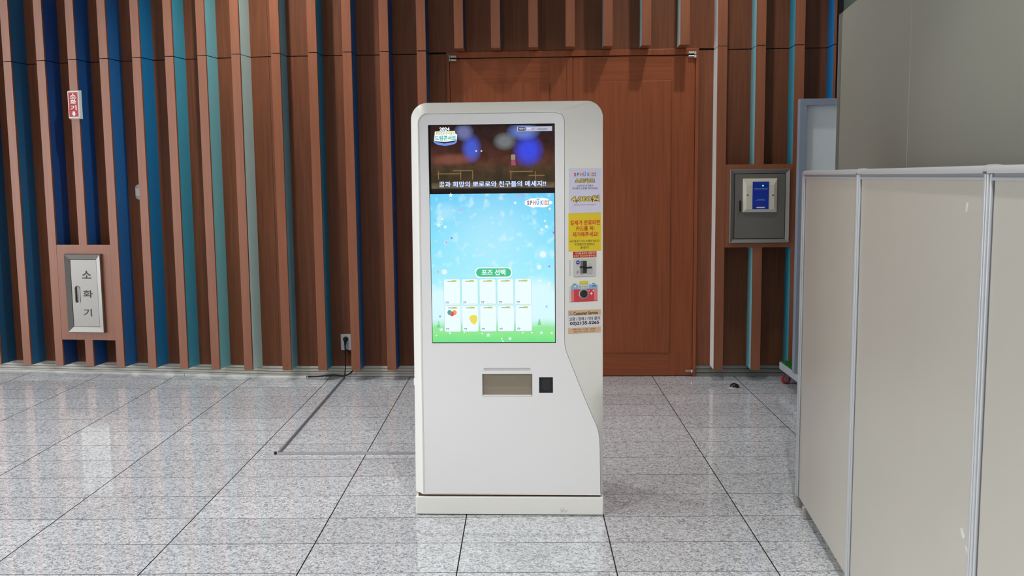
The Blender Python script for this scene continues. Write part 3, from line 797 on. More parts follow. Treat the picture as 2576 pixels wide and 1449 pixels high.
def video_fill(nt):
    vec, x, z = coords(nt)
    f = mapr(nt, z, sv[2], sv[3]); n = noise(nt, vec, 22, 5)
    base = ramp(nt, f, [(0.0, (24, 20, 22)), (0.06, (30, 26, 26)), (0.075, (120, 106, 80)), (0.14, (104, 88, 62)), (0.16, (70, 60, 40)), (0.40, (84, 62, 44)), (0.44, (96, 60, 46)), (0.58, (84, 48, 38)), (0.75, (58, 34, 30)), (1.0, (48, 28, 26))])
    base = mixc(nt, 0.55, base, ramp(nt, n, [(0.35, (90, 90, 90)), (0.68, (255, 240, 230))]), 'MULTIPLY')
    w = sv[1] - sv[0]; h = sv[3] - sv[2]
    for cx, cz, rx, rz, c, k in ((0.33, 0.66, 0.06, 0.16, (70, 96, 214), 0.85), (0.79, 0.62, 0.09, 0.18, (56, 76, 232), 0.9), (0.60, 0.76, 0.07, 0.10, (128, 136, 140), 0.7), (0.27, 0.9, 0.06, 0.1, (132, 140, 200), 0.6), (0.75, 0.9, 0.1, 0.1, (120, 150, 240), 0.6), (0.17, 0.5, 0.14, 0.07, (140, 84, 70), 0.6)):
        b = blob(nt, x, z, sv[0] + w * cx, sv[2] + h * cz, w * rx, h * rz, 0.9)
        col = mixc(nt, math_(nt, 'MULTIPLY', b, k), base, c); base = col
    return base
vid = MB().plate(KF, rect(*sv), -0.005, SD).build('video_picture', screen_mat('stage_video', video_fill), scr)
men = MB().plate(KF, rect(*sm), -0.005, SD).build('menu_picture', screen_mat('menu_background', menu_fill), scr)
SW, SGR = glow('screen_white', (244, 252, 255)), glow('screen_green', (66, 196, 140))
def sp(name, loop, m, k=1, holes=()):
    return MB().plate(KF, loop, SD + 0.0001 * (k - 1), SD + 0.0002 * k, holes=holes).build(name, m, scr)
def st(body, x0, y0, x1, y1, m, k=3, bold=0.0, spacing=1.0):
    return text(body, KF, KR(x0, y0, x1, y1, SD), SD + 0.0002 * k, m, scr, 'screen_lettering', bold, spacing)
SK = lambda x, y: K(x, y, SD)
PXM = 0.001688
# video lettering and stage
GB = glow('title_green', (176, 226, 110)); CY = glow('title_cyan', (120, 226, 226)); LB = glow('title_blue', (110, 150, 236))
st('2024', 1105.5, 320.5, 1131, 329.5, SW, 4, 0.04)
sp('title_plate', [SK(x, y) for x, y in ((1092, 352), (1094, 331), (1144, 329.5), (1146, 337), (1150, 338), (1149, 353), (1120, 357), (1093, 355))][::-1], SW, 1)
st('뽀로로와 친구들의', 1096, 331, 1143, 339.5, glow('title_yellow', (186, 186, 50)), 4, 0.02)
st('드림콘서트', 1094, 341, 1147.5, 353.5, glow('title_teal', (60, 178, 170)), 4, 0.03)
sp('title_ribbon', [SK(x, y) for x, y in ((1090, 354), (1096, 357), (1118, 361), (1140, 358), (1150, 353), (1148, 359), (1142, 363), (1120, 367), (1100, 364), (1092, 359))][::-1], LB, 2)
st('꿈과 희망의 뽀로로와 친구들의 메세지!!', 1104, 455.5, 1374, 470.5, LB, 3, 0.035)
st('꿈과 희망의 뽀로로와 친구들의 메세지!!', 1104.5, 455.5, 1373.5, 469.5, SW, 5, 0.0)
sp('sponsor_box', rect(*KR(1301, 318, 1389, 330, SD)), glow('sponsor_grey', (176, 186, 206)), 1)
sp('sponsor_tag', rect(*KR(1303.5, 320, 1322, 328.5, SD)), glow('sponsor_black', (30, 30, 36)), 2)
st('예매처', 1305.5, 321.5, 1320.5, 327, SW, 5)
st('interpark', 1352, 321.5, 1377, 328, glow('sponsor_ink', (40, 46, 70)), 4, 0.01)
st('yes', 1326, 321.5, 1335, 327, SW, 4); st('멜론', 1337, 321.5, 1346, 327, glow('sponsor_red', (214, 70, 80)), 4)
RAIL = glow('stage_rail', (128, 104, 58))
for xa, ya, xb, yb in ((1100, 436, 1160, 438.5), (1140, 428, 1190, 430.5), (1282, 430, 1340, 432.5), (1330, 440, 1370, 442.5)):
    sp('stage_rail', rect(*KR(xa, ya, xb, yb, SD)), RAIL, 1)
for xa in (1102, 1158, 1188, 1284, 1346):
    sp('stage_rail', rect(*KR(xa, 430, xa + 2.2, 452, SD)), RAIL, 1)
sp('stage_performer_dress', [SK(x, y) for x, y in ((1286, 404), (1285, 392), (1290, 387), (1297, 390), (1296, 402), (1298, 416), (1286, 416))][::-1], glow('performer_pink', (156, 72, 96)), 2)
sp('stage_performer_top', rect(*KR(1285.5, 389, 1296, 402, SD)), glow('performer_beige', (150, 140, 110)), 3)
for x in (1198, 1211): sp('stage_lamp', disc(*SK(x, 380), 2.2 * PXM, 10), glow('stage_lamp', (240, 214, 190)), 2)
# menu: logo, button, cards, confetti
cl = []
for k in range(40):
    a = 2 * math.pi * k / 40
    cl.append((SK(1354, 510)[0] + PXM * (33 + 1.6 * math.cos(7 * a)) * math.cos(a) * 1.05, SK(1354, 510)[1] + PXM * (12.0 + 1.1 * math.cos(6 * a)) * math.sin(a)))
sp('logo_cloud', cl, SW, 1)
LOGO = [('S', (214, 74, 96)), ('P', (70, 150, 130)), ('H', (226, 120, 110)), ('U', (80, 150, 220)), ('K', (90, 140, 210)), ('I', (236, 190, 90)), ('D', (214, 84, 104)), ('Z', (80, 160, 160))]
def logo(fr, root, box, d, parent, name, gl):
    u0, u1, w0, w1 = box; wd = (u1 - u0)
    xs = [0.0, 0.135, 0.27, 0.42, 0.60, 0.735, 0.79, 0.90]; ws_ = [0.10, 0.10, 0.115, 0.11, 0.115, 0.03, 0.10, 0.10]
    for (ch, c), x, w in zip(LOGO, xs, ws_):
        m = glow('logo_glow_' + ch, c) if gl else mat('logo_ink_' + ch, c, 0.5)
        text(ch, fr, (u0 + wd * x, u0 + wd * (x + w), w0, w1), d, m, parent, name, 0.04)
    ink = glow('logo_glow_dot', (60, 110, 170)) if gl else mat('logo_ink_dot', (40, 50, 80), 0.5)
    for x in (0.435, 0.505):
        MB().plate(fr, disc(u0 + wd * (x + 0.01), w1 + (w1 - w0) * 0.22, (w1 - w0) * 0.11, 10), d - 0.0001, d).build(name, ink, parent)
logo(KF, kio, KR(1326, 504.5, 1382.5, 515.5, SD), SD + 0.0008, scr, 'screen_lettering', True)
bx_ = KR(1195, 672.5, 1288.5, 699, SD)
sp('button_rim', rrect(*bx_, 12.5 * PXM, 8), SW, 2)
b2_ = KR(1198, 675, 1285.5, 696, SD)
sp('select_button', rrect(*b2_, 10 * PXM, 8), SGR, 3)
st('포즈 선택', 1211.5, 677.5, 1271.5, 692.5, SW, 6, 0.03)
CARD = glow('card_white', (236, 252, 254)); CSH = glow('card_edge', (170, 204, 214)); TG = glow('card_title_grey', (150, 160, 130)); TY = glow('card_title_green', (196, 200, 90)); TL_ = glow('card_mark', (150, 160, 200))
for r_ in range(2):
    for c_i in range(5):
        x0 = 1117 + 44.7 * c_i + (1.5 if r_ else 0); y0c = (702.5 if r_ == 0 else 769.5) - 0.3 * c_i; y1c = y0c + 64.5
        cr = KR(x0, y0c, x0 + 40.5, y1c, SD)
        sp('card_shadow', rrect(cr[0] - 0.0011, cr[1] + 0.0011, cr[2] - 0.0013, cr[3] + 0.0006, 4.6 * PXM, 4), CSH, 2)
        sp('pose_card', rrect(*cr, 4 * PXM, 4), CARD, 3)
        sp('card_title', rrect(*KR(x0 + 8.5, y0c + 4.2, x0 + 20, y0c + 6.2, SD), 0.0014, 2), TG, 5)
        sp('card_title', rrect(*KR(x0 + 19, y0c + 2.6, x0 + 31, y0c + 6.8, SD), 0.002, 2), TY, 5)
        mk = KR(x0 + 4, y1c - 8.5, x0 + 12, y1c - 3.5, SD)
        sp('card_mark', [(mk[0], mk[2]), (mk[1] - 0.002, mk[2]), (mk[1], mk[3]), (mk[0], mk[3])], TL_, 5, holes=[rect(mk[0] + 0.0012, mk[1] - 0.004, mk[2] + 0.0012, mk[3] - 0.004)])
        if c_i != 4 or r_: sp('card_ground_line', rect(*KR(x0 + 17, y1c - 3.2, x0 + 36, y1c - 2.7, SD)), CSH, 5)
        if r_ == 1 and c_i == 0:
            for bx0, by0, cbl in ((1131, 786, (70, 170, 150)), (1143.5, 786.5, (240, 160, 100)), (1137, 789.5, (224, 76, 92))):
                sp('balloon', disc(*SK(bx0, by0), 5.6 * PXM, 14, 6.4 * PXM), glow('balloon_%d' % cbl[0], cbl), 6)
        if r_ == 1 and c_i == 1:
            sp('mango', [SK(x, y) for x, y in ((1180.5, 799), (1183, 795), (1188, 792.5), (1194, 792), (1199, 794), (1201, 799), (1200.5, 806), (1198, 812), (1194, 817), (1189, 814), (1184.5, 810), (1181.5, 804.5))][::-1], glow('mango_yellow', (236, 220, 90)), 6)
CONF = [((1158, 528), (236, 150, 226)), ((1304, 492), (240, 140, 224)), ((1315, 492), (214, 150, 226)), ((1123, 610), (226, 150, 230)), ((1102, 684), (232, 160, 230)), ((1382, 670), (206, 120, 220)), ((1136, 599), (110, 160, 220)),
        ((1112, 551), (250, 246, 190)), ((1383, 525), (250, 246, 190)), ((1382, 721), (250, 246, 200)), ((1375, 771), (120, 214, 246)), ((1107, 796), (190, 150, 210)), ((1371, 556), (220, 246, 250)), ((1393, 585), (170, 110, 220))]
for k, ((x, y), c) in enumerate(CONF):
    u, w = SK(x, y); a = 0.7 * k; s_ = 3.4 * PXM
    sp('confetti', [(u + s_ * math.cos(a + q) * (1 if q % 2 < 1.6 else 0.8), w + s_ * math.sin(a + q)) for q in (0, 1.5, 3.14, 4.7)], glow('confetti_%d_%d' % (c[0], c[1]), c), 1)
STW = glow('screen_star', (226, 248, 255))
for x, y, r_ in ((1104, 566, 7), (1120, 571, 5.5), (1134, 491, 6.5), (1358, 706, 6), (1381, 713, 6), (1110, 829, 6), (1228, 843, 6), (1283, 852, 5.5), (1362, 837, 5), (1388, 838, 4), (1363, 577, 4.5), (1296, 510, 5), (1375, 570, 6)):
    u, w = SK(x, y); sp('screen_star', star(u, w, r_ * PXM), STW, 1)
for x, y, r_ in ((1213, 839, 2), (1132, 838, 2.4), (1102, 814, 2), (1315, 837, 2), (1338, 837, 2.2), (1168, 836, 1.8), (1262, 852, 2), (1265, 858, 2), (1098, 844, 1.8), (1366, 640, 8), (1356, 672, 6), (1118, 684, 7)):
    u, w = SK(x, y); sp('light_dot', disc(u, w, r_ * PXM, 14), STW, 1)
PINE = glow('screen_pine', (132, 206, 150))
for x, y in ((1357, 800), (1103, 806)):
    sp('screen_pine', [SK(x - 5, y + 18), SK(x + 5, y + 18), SK(x, y)], PINE, 1)

# ---- right side panel: posters, card reader, camera sticker
ui = K(1421, 600)[0]; uo = obr[0]
KS = Frame((ui, 0, 0), (uo - ui, HB, 0), (HB, -(uo - ui), 0))
SR = lambda x0, y0, x1, y1, d=0.0: px_rect(KS, kio, x0, y0, x1, y1, d)
SPx = lambda x, y, d=0.0: px_on(KS, kio, x, y, d)
def poster(name, x0, y0, x1, y1, m, label=None):
    o = MB().plate(KS, rect(*SR(x0, y0, x1, y1)), 0.0002, 0.0009).build(name, m, kio)
    if label: o['label'] = label
    return o
def pt(body, par, x0, y0, x1, y1, m, bold=0.0, d=0.0012):
    return text(body, KS, SR(x0, y0, x1, y1), d, m, par, 'lettering', bold)
INKN = mat('ink_navy', (40, 62, 130), 0.6); INKG = mat('ink_gold', (240, 214, 96), 0.6); INKB = mat('ink_dark', (44, 42, 40), 0.6); INKR = mat('ink_red', (206, 40, 34), 0.6); INKW = mat('ink_white', (240, 236, 230), 0.6); INKM = mat('ink_maroon', (150, 40, 70), 0.6)
p1_ = poster('price_poster', 1431, 423, 1513, 535.5, mat('poster_lilac', (216, 214, 236), 0.5), 'pale lilac price poster')
logo(KS, kio, SR(1443.5, 434.5, 1500, 443.5), 0.0013, p1_, 'lettering', False)
pt('스포카드!', p1_, 1446, 448, 1496.5, 461, INKB, 0.07); pt('스포카드!', p1_, 1447, 448.5, 1495.5, 460.5, INKG, 0.01, 0.0015)
pt('스포키즈 친구들과', p1_, 1451, 464.5, 1492, 469.5, INKN, 0.01); pt('하나뿐인 사진을 찍어보세요!', p1_, 1439.5, 471, 1504, 476.5, INKN, 0.01)
pt('4,000원', p1_, 1436, 491, 1507.5, 510, INKB, 0.07); pt('4,000원', p1_, 1437.3, 492, 1506.3, 509, INKG, 0.015, 0.0015)
pt('삼성페이, 카드 모두 사용가능합니다', p1_, 1443, 513.5, 1499, 517, INKM, 0.0)
p2_ = poster('notice_poster', 1430, 536, 1512.5, 631.5, mat('poster_yellow', (232, 204, 40), 0.5), 'yellow notice with red lettering')
for s_, x0, y0, x1, y1 in (('결제가 완료되면', 1434, 553.5, 1509, 566), ('카드를 꼭!', 1448.5, 568.5, 1495, 580.5), ('제거해주세요!', 1440, 583, 1505, 595.5)):
    pt(s_, p2_, x0, y0, x1, y1, INKR, 0.02)
for s_, x0, y0, x1, y1 in (('※카드를 놓고 가시는 손님들이 많습니다.', 1433.5, 603, 1508, 609), ('추가결제로 인한 승인취소는', 1445.5, 611, 1496.5, 617.5), ('불가합니다.', 1460.5, 619.5, 1482, 625.5)):
    pt(s_, p2_, x0, y0, x1, y1, INKB, 0.01)
p3_ = poster('card_notice', 1441.5, 633, 1500.5, 647.5, mat('poster_red', (190, 30, 52), 0.5), 'small red notice above the card reader')
pt('카드를 끝까지 넣었다가', p3_, 1447, 634.3, 1498, 639.3, INKW, 0.01); pt('결제가 완료되면 빼주세요', p3_, 1443, 640.5, 1499, 646.3, INKG, 0.01)
p5_ = poster('service_sign', 1429, 779.5, 1511.5, 837.5, mat('sign_paper', (226, 224, 232), 0.5), 'customer service sign with a phone number')
TANP = mat('sign_tan', (222, 186, 148), 0.5)
for ya, yb in ((779.5, 793), (823.5, 837.5)):
    MB().plate(KS, rect(*SR(1429, ya, 1511.5, yb)), 0.0009, 0.0011).build('sign_band', TANP, p5_)
pt('Customer Service', p5_, 1442.5, 783, 1503.5, 791.5, INKB, 0.025, 0.0014)
pt('고장 / 장애 / 기타 문의', p5_, 1431.5, 797, 1509, 806, INKB, 0.02)
pt('02)2135-5265', p5_, 1433.5, 808, 1507, 818.5, INKB, 0.035)
pt('운영 시간 : 11:00 ~ 20:00', p5_, 1440.5, 825.5, 1497, 830, mat('ink_brown', (92, 66, 46), 0.6), 0.01, 0.0014)
pt('(점심 시간 : 12:30 ~ 13:30)', p5_, 1443, 831.5, 1496, 835.8, MATS['ink_brown'], 0.01, 0.0014)
pt('U', p5_, 1433, 787.5, 1439, 792.8, mat('logo_ink_U', (80, 150, 220)), 0.06, 0.0014)
for x, y in ((1433.5, 785.5), (1437.7, 784.5)):
    MB().plate(KS, disc(*SPx(x, y), 0.0017, 8), 0.0011, 0.0014).build('lettering', INKB, p5_)
# card reader
CRG = mat('reader_grey', (206, 206, 206), 0.4)
cr = SR(1443, 650.5, 1499.5, 694.5, 0.004)
crb = MB().plate(KS, rrect(*cr, 0.006, 4), 0.0, 0.006)
cro = crb.build('card_reader', CRG, kio)
MB().plate(KS, rect(*SR(1459, 656, 1475, 687.5)), 0.006, 0.0065).build('reader_slot_face', mat('reader_slot_dark', (52, 50, 52), 0.35), cro)
MB().plate(KS, rect(*SR(1459, 656, 1464.5, 687.5)), 0.0065, 0.012).build('reader_bezel', mat('reader_slot_grey', (120, 114, 110), 0.4), cro)
cs = SR(1457, 670.5, 1487, 673.8)
MB().plate(KS, [(cs[0], cs[2] + 0.003), (cs[0] + 0.016, cs[2] + 0.003), (cs[0] + 0.024, cs[2] - 0.0005), (cs[1], cs[2] + 0.0003), (cs[1], cs[3] - 0.0005), (cs[0] + 0.024, cs[3] - 0.002), (cs[0] + 0.016, cs[3] + 0.002), (cs[0], cs[3] + 0.002)], 0.006, 0.014).build('card_insert', BLACK, cro)
gl_ = SR(1476.5, 675, 1490, 687.5)
MB().plate(KS, [(gl_[0] + 0.001, gl_[2]), (gl_[1] - 0.003, gl_[2]), (gl_[1], gl_[3]), (gl_[0], gl_[3])], 0.006, 0.01).build('reader_tongue', mat('reader_tongue', (186, 186, 188), 0.3), cro)
MB().plate(KS, disc(*SPx(1452.5, 660), 5 * 0.00172, 18), 0.006, 0.0066).build('round_badge', mat('badge_blue', (36, 52, 160), 0.4), cro)
pt('pay', cro, 1449.3, 658.3, 1455.7, 661.8, INKW, 0.03, 0.0069)
MB().plate(KS, disc(*SPx(1483, 663.2), 0.0022, 10), 0.006, 0.007).build('indicator_light', glow('reader_led', (70, 200, 90), 1.0), cro)
ic = SR(1449, 680, 1455.5, 688.5)
MB().plate(KS, [(ic[0], ic[2]), (ic[1], ic[2] + 0.004), (ic[1], ic[3] - 0.004), ((ic[0] + ic[1]) / 2, ic[3]), (ic[0], ic[3] - 0.004)], 0.006, 0.0068).build('card_symbol', mat('symbol_grey', (160, 160, 160), 0.5), cro)
for x0, y0, x1, y1 in ((1431, 654, 1435.5, 693), (1431, 721.5, 1436, 759.5)):
    g = SR(x0, y0, x1, y1)
    MB().plate(KS, rrect(*g, (g[1] - g[0]) * 0.48, 4), 0.0, 0.0035).build('side_grip', mat('grip_grey', (214, 214, 214), 0.4), kio)
# camera shaped sticker
CR_, CB_ = mat('sticker_red', (216, 66, 78), 0.5), mat('sticker_blue', (132, 188, 228), 0.5)
c0, c1, c2, c3 = SR(1436, 716, 1503, 758.5)
cam_s = MB().plate(KS, rrect(c0 - 0.001, c1 + 0.001, c2 - 0.001, c3 + 0.001, 0.006, 4), 0.0001, 0.0006).build('camera_sticker', INKW, kio)
cam_s['label'] = 'red and blue camera shaped sticker'
zb_ = c3 - (c3 - c2) * 0.27
MB().plate(KS, [(c0, zb_), (c1, zb_), (c1, c3 - 0.005), (c1 - 0.005, c3), (c0 + 0.005, c3), (c0, c3 - 0.005)], 0.0006, 0.0009).build('sticker_top', CB_, cam_s)
MB().plate(KS, rect(c0, c1, c2, zb_), 0.0006, 0.0009).build('sticker_body', CR_, cam_s)
PK = mat('sticker_pink', (232, 130, 128), 0.5)
wd_ = (c1 - c0)
MB().plate(KS, rect(c0, c0 + wd_ * .115, c2 + 0.002, zb_), 0.0009, 0.0011).build('sticker_grip', PK, cam_s)
MB().plate(KS, rect(c1 - wd_ * .13, c1, c2 + 0.002, zb_), 0.0009, 0.0011).build('sticker_grip', PK, cam_s)
MB().plate(KS, rect(c0, c1, c2, c2 + 0.002), 0.0009, 0.0011).build('sticker_shade', mat('sticker_dark_red', (176, 34, 56), 0.5), cam_s)
f0, f1, f2, f3 = SR(1457, 707, 1480, 715.5)
MB().plate(KS, [(f0, f2), (f1, f2), (f1 - 0.002, f3), (f0 + 0.002, f3)], 0.0003, 0.0009).build('sticker_flash', mat('sticker_yellow', (224, 206, 70), 0.5), cam_s)
for x0, y0, x1, y1 in ((1441, 714, 1450, 716), (1489.5, 712.5, 1497, 714.5)):
    MB().plate(KS, rect(*SR(x0, y0, x1, y1)), 0.0003, 0.0009).build('sticker_dial', mat('sticker_grey', (110, 110, 108), 0.5), cam_s)
MB().plate(KS, rect(*SR(1455, 718, 1481, 725)), 0.0009, 0.0012).build('sticker_tag', INKW, cam_s)
pt('SPHU KIDZ', cam_s, 1456.5, 719.7, 1479.8, 723.6, INKB, 0.02, 0.0014)
MB().plate(KS, disc(*SPx(1446.7, 721), 0.0042, 12), 0.0009, 0.0012, holes=[disc(*SPx(1446.7, 721), 0.0016, 8)]).build('sticker_dot', INKW, cam_s)
MB().plate(KS, rect(*SR(1489.5, 717.5, 1499, 720.5)), 0.0009, 0.0012).build('sticker_window', mat('sticker_navy', (84, 120, 160), 0.5), cam_s)
lu, lz = SPx(1468.2, 739); R_ = 12.6 * 0.00172
MB().plate(KS, disc(lu, lz, R_, 28), 0.0009, 0.0014).build('sticker_ring', INKW, cam_s)
co, cn = KS(lu, lz, 0), KS.n
lens = MB(); lens.lathe([(R_ * .86, 0.0014), (R_ * .86, 0.006), (R_ * .74, 0.007), (R_ * .62, 0.004), (R_ * .5, 0.0035), (R_ * .3, 0.005)], co, cn, 28)
lens.build('camera_lens', mat('lens_black', (40, 37, 40), 0.2), cam_s, smooth=True, fix=True)
MB().plate(KS, disc(lu, lz, R_ * .80, 28), 0.0071, 0.0073, holes=[disc(lu, lz, R_ * .70, 28)]).build('lens_rim', mat('lens_rim', (126, 124, 120), 0.3, 0.4), cam_s)
for x, y, r_ in ((1487.3, 738, 4.5), (1492.5, 731, 3.3), (1481.7, 731, 2)):
    MB().plate(KS, star(*SPx(x, y), r_ * 0.00172, 4, 0.4), 0.0009, 0.0013).build('sticker_sparkle', INKW, cam_s)

# ================================================================== OFFICE PARTITIONS (right)
PX0, PS = 0.8512, 0.098
pdir = Vector((PS, 1, 0)).normalized()
PANW = mat('partition_white', (188, 184, 174), 0.32, vary=0.015, bscale=3)
ALU = mat('partition_aluminium', (198, 201, 204), 0.4, 0.35)
ALUD = mat('partition_groove', (96, 98, 102), 0.6)
PTOP = 1.490
def partition(ya, yb, label, first, last):
    """panel from far end ya to near end yb; local x runs from far to near, local -y is the side seen"""
    o = Vector((PX0 + PS * ya, ya, 0)) + Vector((pdir.y, -pdir.x, 0)) * 0.012; L = (ya - yb) / pdir.y
    root = empty('partition_panel', o, math.atan2(-pdir.y, -pdir.x), label, 'partition', 'white partition panels in a row')
    # local +x = towards camera, local +y = towards +x world ... seen side is local -y
    T = 0.021
    def part(name, m, *b, c=0.003):
        return MB().cbox(*b, c).build(name, m, root)
    x0, x1 = (0.0 if first else 0.004), L - 0.006
    part('panel_board', PANW, x0 + 0.02, x1 - 0.0, -T * 0.55, T * 0.55, 0.052, PTOP - 0.032)
    # end / joint post with grooves
    pw = 0.036 if first else 0.020
    post = part('post', ALU, x0 - 0.002, x0 + pw * 0.45, -T, T, 0.05, PTOP - 0.018)
    post2 = part('post', ALU, x0 + pw * 0.52, x0 + pw, -T * 0.86, T * 0.86, 0.05, PTOP - 0.018)
    MB().box(x0 + pw * 0.44, x0 + pw * 0.53, -T * 0.7, T * 0.7, 0.052, PTOP - 0.02).build('groove', ALUD, post)
    MB().box(x0 + pw, x0 + pw + 0.004, -T * 0.62, T * 0.62, 0.054, PTOP - 0.034).build('groove', ALUD, post2)
    part('post', ALU, x1 - 0.014, x1, -T * 0.9, T * 0.9, 0.05, PTOP - 0.018)
    # top rail and rounded cap
    rail = part('top_rail', ALU, x0 + 0.004, x1, -T * 0.8, T * 0.8, PTOP - 0.034, PTOP - 0.026, c=0.002)
    MB().box(x0 + 0.006, x1, -T * 0.6, T * 0.6, PTOP - 0.027, PTOP - 0.017).build('rail_groove', mat('partition_rail_shade', (150, 152, 156), 0.5, 0.2), rail)
    prf = [(-T, -0.018), (-T * 1.0, -0.012), (-T * 0.85, -0.005), (-T * 0.5, -0.001), (0, 0), (T * 0.5, -0.001), (T * 0.85, -0.005), (T, -0.012), (T, -0.018)]
    cp = MB(); cp.rings([[(x, y, PTOP + z) for y, z in prf] for x in (x0, L - 0.018)], cap0=True, cap1=True)
    cp.build('top_cap', ALU, root, smooth=True, fix=True)
    j = MB(); j.rings([[(x, y * 1.06, PTOP + z * 0.9 + 0.0025) for y, z in prf] for x in (L - 0.018, L + 0.003)], cap0=True, cap1=True)
    j.build('joint_cap', ALU, root, smooth=True, fix=True)
    for xf in ((x0 + 0.012, x0 + 0.17) if first else (L * 0.5,)):
        f = MB(); f.cbox(xf - 0.014, xf + 0.014, -T * 0.9, T * 0.9, 0.008, 0.051, 0.002); f.cbox(xf - 0.017, xf + 0.017, -T, T, 0.0, 0.010, 0.003)
        f.build('foot', mat('foot_grey', (170, 168, 164), 0.5, 0.2), root)
    return root
partition(4.235, 3.304, 'white partition panel at the end of the row by the wheeled stand', True, False)
pm = partition(3.304, 2.180, 'white partition panel in the middle of the row, with pale scratches low down', False, False)
partition(2.180, 1.15, 'white partition panel at the row end away from the wheeled stand', False, True)
TAPE = mat('scratch_white', (214, 213, 208), 0.5)
PFr = Frame((0, -0.0117, 0), (1, 0, 0), (0, -1, 0))
for poly in (((2416, 1328), (2422, 1330), (2428, 1350), (2424, 1358), (2418, 1345)), ((2427, 1372), (2434, 1378), (2438, 1392), (2434, 1404)), ((2431, 510), (2437, 508), (2433, 535), (2429, 532))):
    pts = [px_on(PFr, pm, x, y) for x, y in poly]
    MB().plate(PFr, pts, 0.0, 0.0003).build('scratch_mark', TAPE, pm)

# ================================================================== TALL GREY BOOTH WALL behind the partitions
gw = empty('booth_wall', (1.735, 5.2, 0), math.atan2(-1, -0.1346), 'tall plain grey booth wall standing behind the partition panels', 'booth wall')
GWT = 2.312
GREY = mat('booth_grey', (142, 142, 132), 0.55, vary=0.01, bscale=2)
GF = Frame((0, 0, 0), (1, 0, 0), (0, -1, 0))
sx = px_on(GF, gw, 2288, 200)[0]
eg = px_on(GF, gw, 2107, 200)[0]
MB().box(eg + 0.002, sx - 0.0025, 0.0, 0.05, 0, GWT).build('wall_board', GREY, gw)
MB().box(sx + 0.0025, 3.3, 0.0, 0.05, 0, GWT).build('wall_board', GREY, gw)
ed = MB(); ed.plate(GF, [(0, 0), (eg - 0.002, 0), (eg - 0.002, GWT), (0.02, GWT), (0, GWT - 0.03)], -0.05, 0.0, back=True)
ed.build('edge_strip', GREY, gw)
for u, w in ((eg, 0.0017), (sx, 0.0017)):
    MB().box(u - w, u + w, -0.0006, 0.03, 0, GWT - 0.02).build('joint_strip', mat('joint_light', (186, 182, 170), 0.5), gw)

# ================================================================== WHEELED DISPLAY STAND
ds = empty('wheeled_display_stand', (1.885, 6.43, 0), -0.02, 'pale blue framed display board on a low wheeled base with green turf', 'display stand')
LIL = mat('stand_lilac_paint', (136, 148, 166), 0.45); LIB = mat('stand_board_white', (218, 226, 234), 0.4)
BWD, BT = 0.9, 1.963
MB().cbox(0, 0.046, 0, 0.055, 0.15, BT - 0.043, 0.002).build('post', LIL, ds)
MB().cbox(BWD - 0.046, BWD, 0, 0.055, 0.15, BT - 0.043, 0.002).build('post', LIL, ds)
MB().cbox(0, BWD, 0, 0.055, BT - 0.043, BT, 0.002).build('top_rail', LIL, ds)
MB().cbox(0.046, BWD - 0.046, 0.004, 0.05, 1.02, 1.06, 0.002).build('mid_rail', LIL, ds)
MB().box(0.046, BWD - 0.046, 0.035, 0.042, 1.06, BT - 0.043).build('board_panel', LIB, ds)
br_ = MB(); br_.plate(Frame((0, 0.012, 0), (1, 0, 0), (0, -1, 0)), [(0.046, 0.99), (0.046, 1.02), (0.09, 1.02), (0.16, 0.82), (0.15, 0.80)], -0.02, 0.0, back=True)
br_.build('brace', LIL, ds)
bs = MB().cbox(0.012, BWD + 0.05, -0.42, 0.44, 0.094, 0.146, 0.006).build('base_platform', mat('platform_grey', (178, 180, 192), 0.45), ds)
TURF = mat('turf_green', (30, 112, 30), 0.8, vary=0.35, bscale=120)
MB().box(0.018, BWD + 0.044, -0.414, 0.434, 0.1455, 0.15).build('turf_mat', TURF, ds)
gb = MB()
for k in range(9000):
    x, y = random.uniform(0.02, 0.45), random.uniform(-0.40, 0.43)
    if 0 <= x <= 0.05 and -0.005 <= y <= 0.06: continue
    a = random.uniform(0, 6.28); h = random.uniform(0.008, 0.016); lx, ly = random.uniform(-.006, .006), random.uniform(-.006, .006)
    w = 0.0014
    gb.add([(x - w * math.cos(a), y - w * math.sin(a), 0.149), (x + w * math.cos(a), y + w * math.sin(a), 0.149), (x + lx, y + ly, 0.149 + h)], [(0, 1, 2)])
tg = gb.build('turf_blades', TURF, ds); tg['kind'] = 'stuff'
CRED = mat('caster_red', (170, 36, 52), 0.5); CMET = mat('caster_metal', (150, 152, 156), 0.35, 0.8)
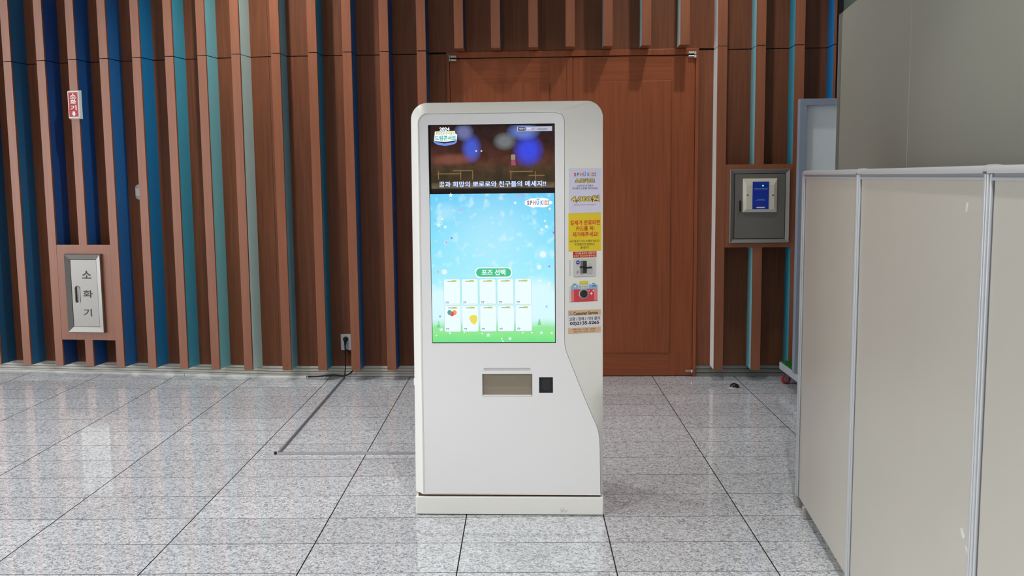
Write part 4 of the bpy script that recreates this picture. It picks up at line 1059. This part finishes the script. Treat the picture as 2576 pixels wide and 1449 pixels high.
for cx, cy in ((0.06, 0.36), (0.06, -0.34), (BWD - 0.01, 0.36), (BWD - 0.01, -0.34)):
    cf = MB().box(cx - 0.024, cx + 0.024, cy - 0.024, cy + 0.024, 0.088, 0.094)
    cf.lathe([(0.016, 0.068), (0.016, 0.088)], (cx, cy, 0), (0, 0, 1), 14)
    for s_ in (-1, 1):
        cf.plate(Frame((cx - 0.012, cy + s_ * 0.016, 0), (1, 0, 0), (0, -1, 0)), [(-0.022, 0.03), (-0.01, 0.018), (0.008, 0.045), (0.028, 0.07), (-0.012, 0.076)], -0.002, 0.002, back=True)
    cfo = cf.build('caster', CMET, ds, fix=True)
    wv = MB().lathe([(0.020, -0.011), (0.031, -0.010), (0.0325, -0.006), (0.0325, 0.006), (0.031, 0.010), (0.020, 0.011)], (cx - 0.018, cy, 0.0325), (0, 1, 0), 22)
    wv.build('wheel', CRED, cfo, smooth=True, fix=True)
    MB().lathe([(0.016, -0.0195), (0.018, -0.012), (0.018, 0.012), (0.016, 0.0195)], (cx - 0.018, cy, 0.0325), (0, 1, 0), 16).build('hub', CMET, cfo, fix=True)

# ================================================================== DOOR STOP on the floor
dp = px_floor(1846, 975)
dst = empty('door_stop', (dp.x, dp.y, 0), -0.3, 'small black dome door stop with a white base on the granite floor', 'door stop')
rg = []
for k in range(9):
    t = k / 8; a = math.pi / 2 * t
    rg.append([(0.0 + 0.033 * math.cos(a) * math.cos(2 * math.pi * j / 24) * (1.15 if math.cos(2 * math.pi * j / 24) > 0 else 0.85) + 0.0, 0.026 * math.cos(a) * math.sin(2 * math.pi * j / 24), 0.006 + 0.026 * math.sin(a)) for j in range(24)])
MB().rings(rg, cap0=True, cap1=True).build('rubber_dome', mat('rubber_black', (16, 16, 17), 0.22), dst, smooth=True, fix=True)
MB().lathe([(0.027, 0.0), (0.028, 0.006)], (-0.004, -0.003, 0), (0, 0, 1), 24).build('base_plate', mat('stop_base_white', (206, 196, 192), 0.5), dst, fix=True)
bpy.data.objects.remove(TXO); bpy.data.curves.remove(TXC)
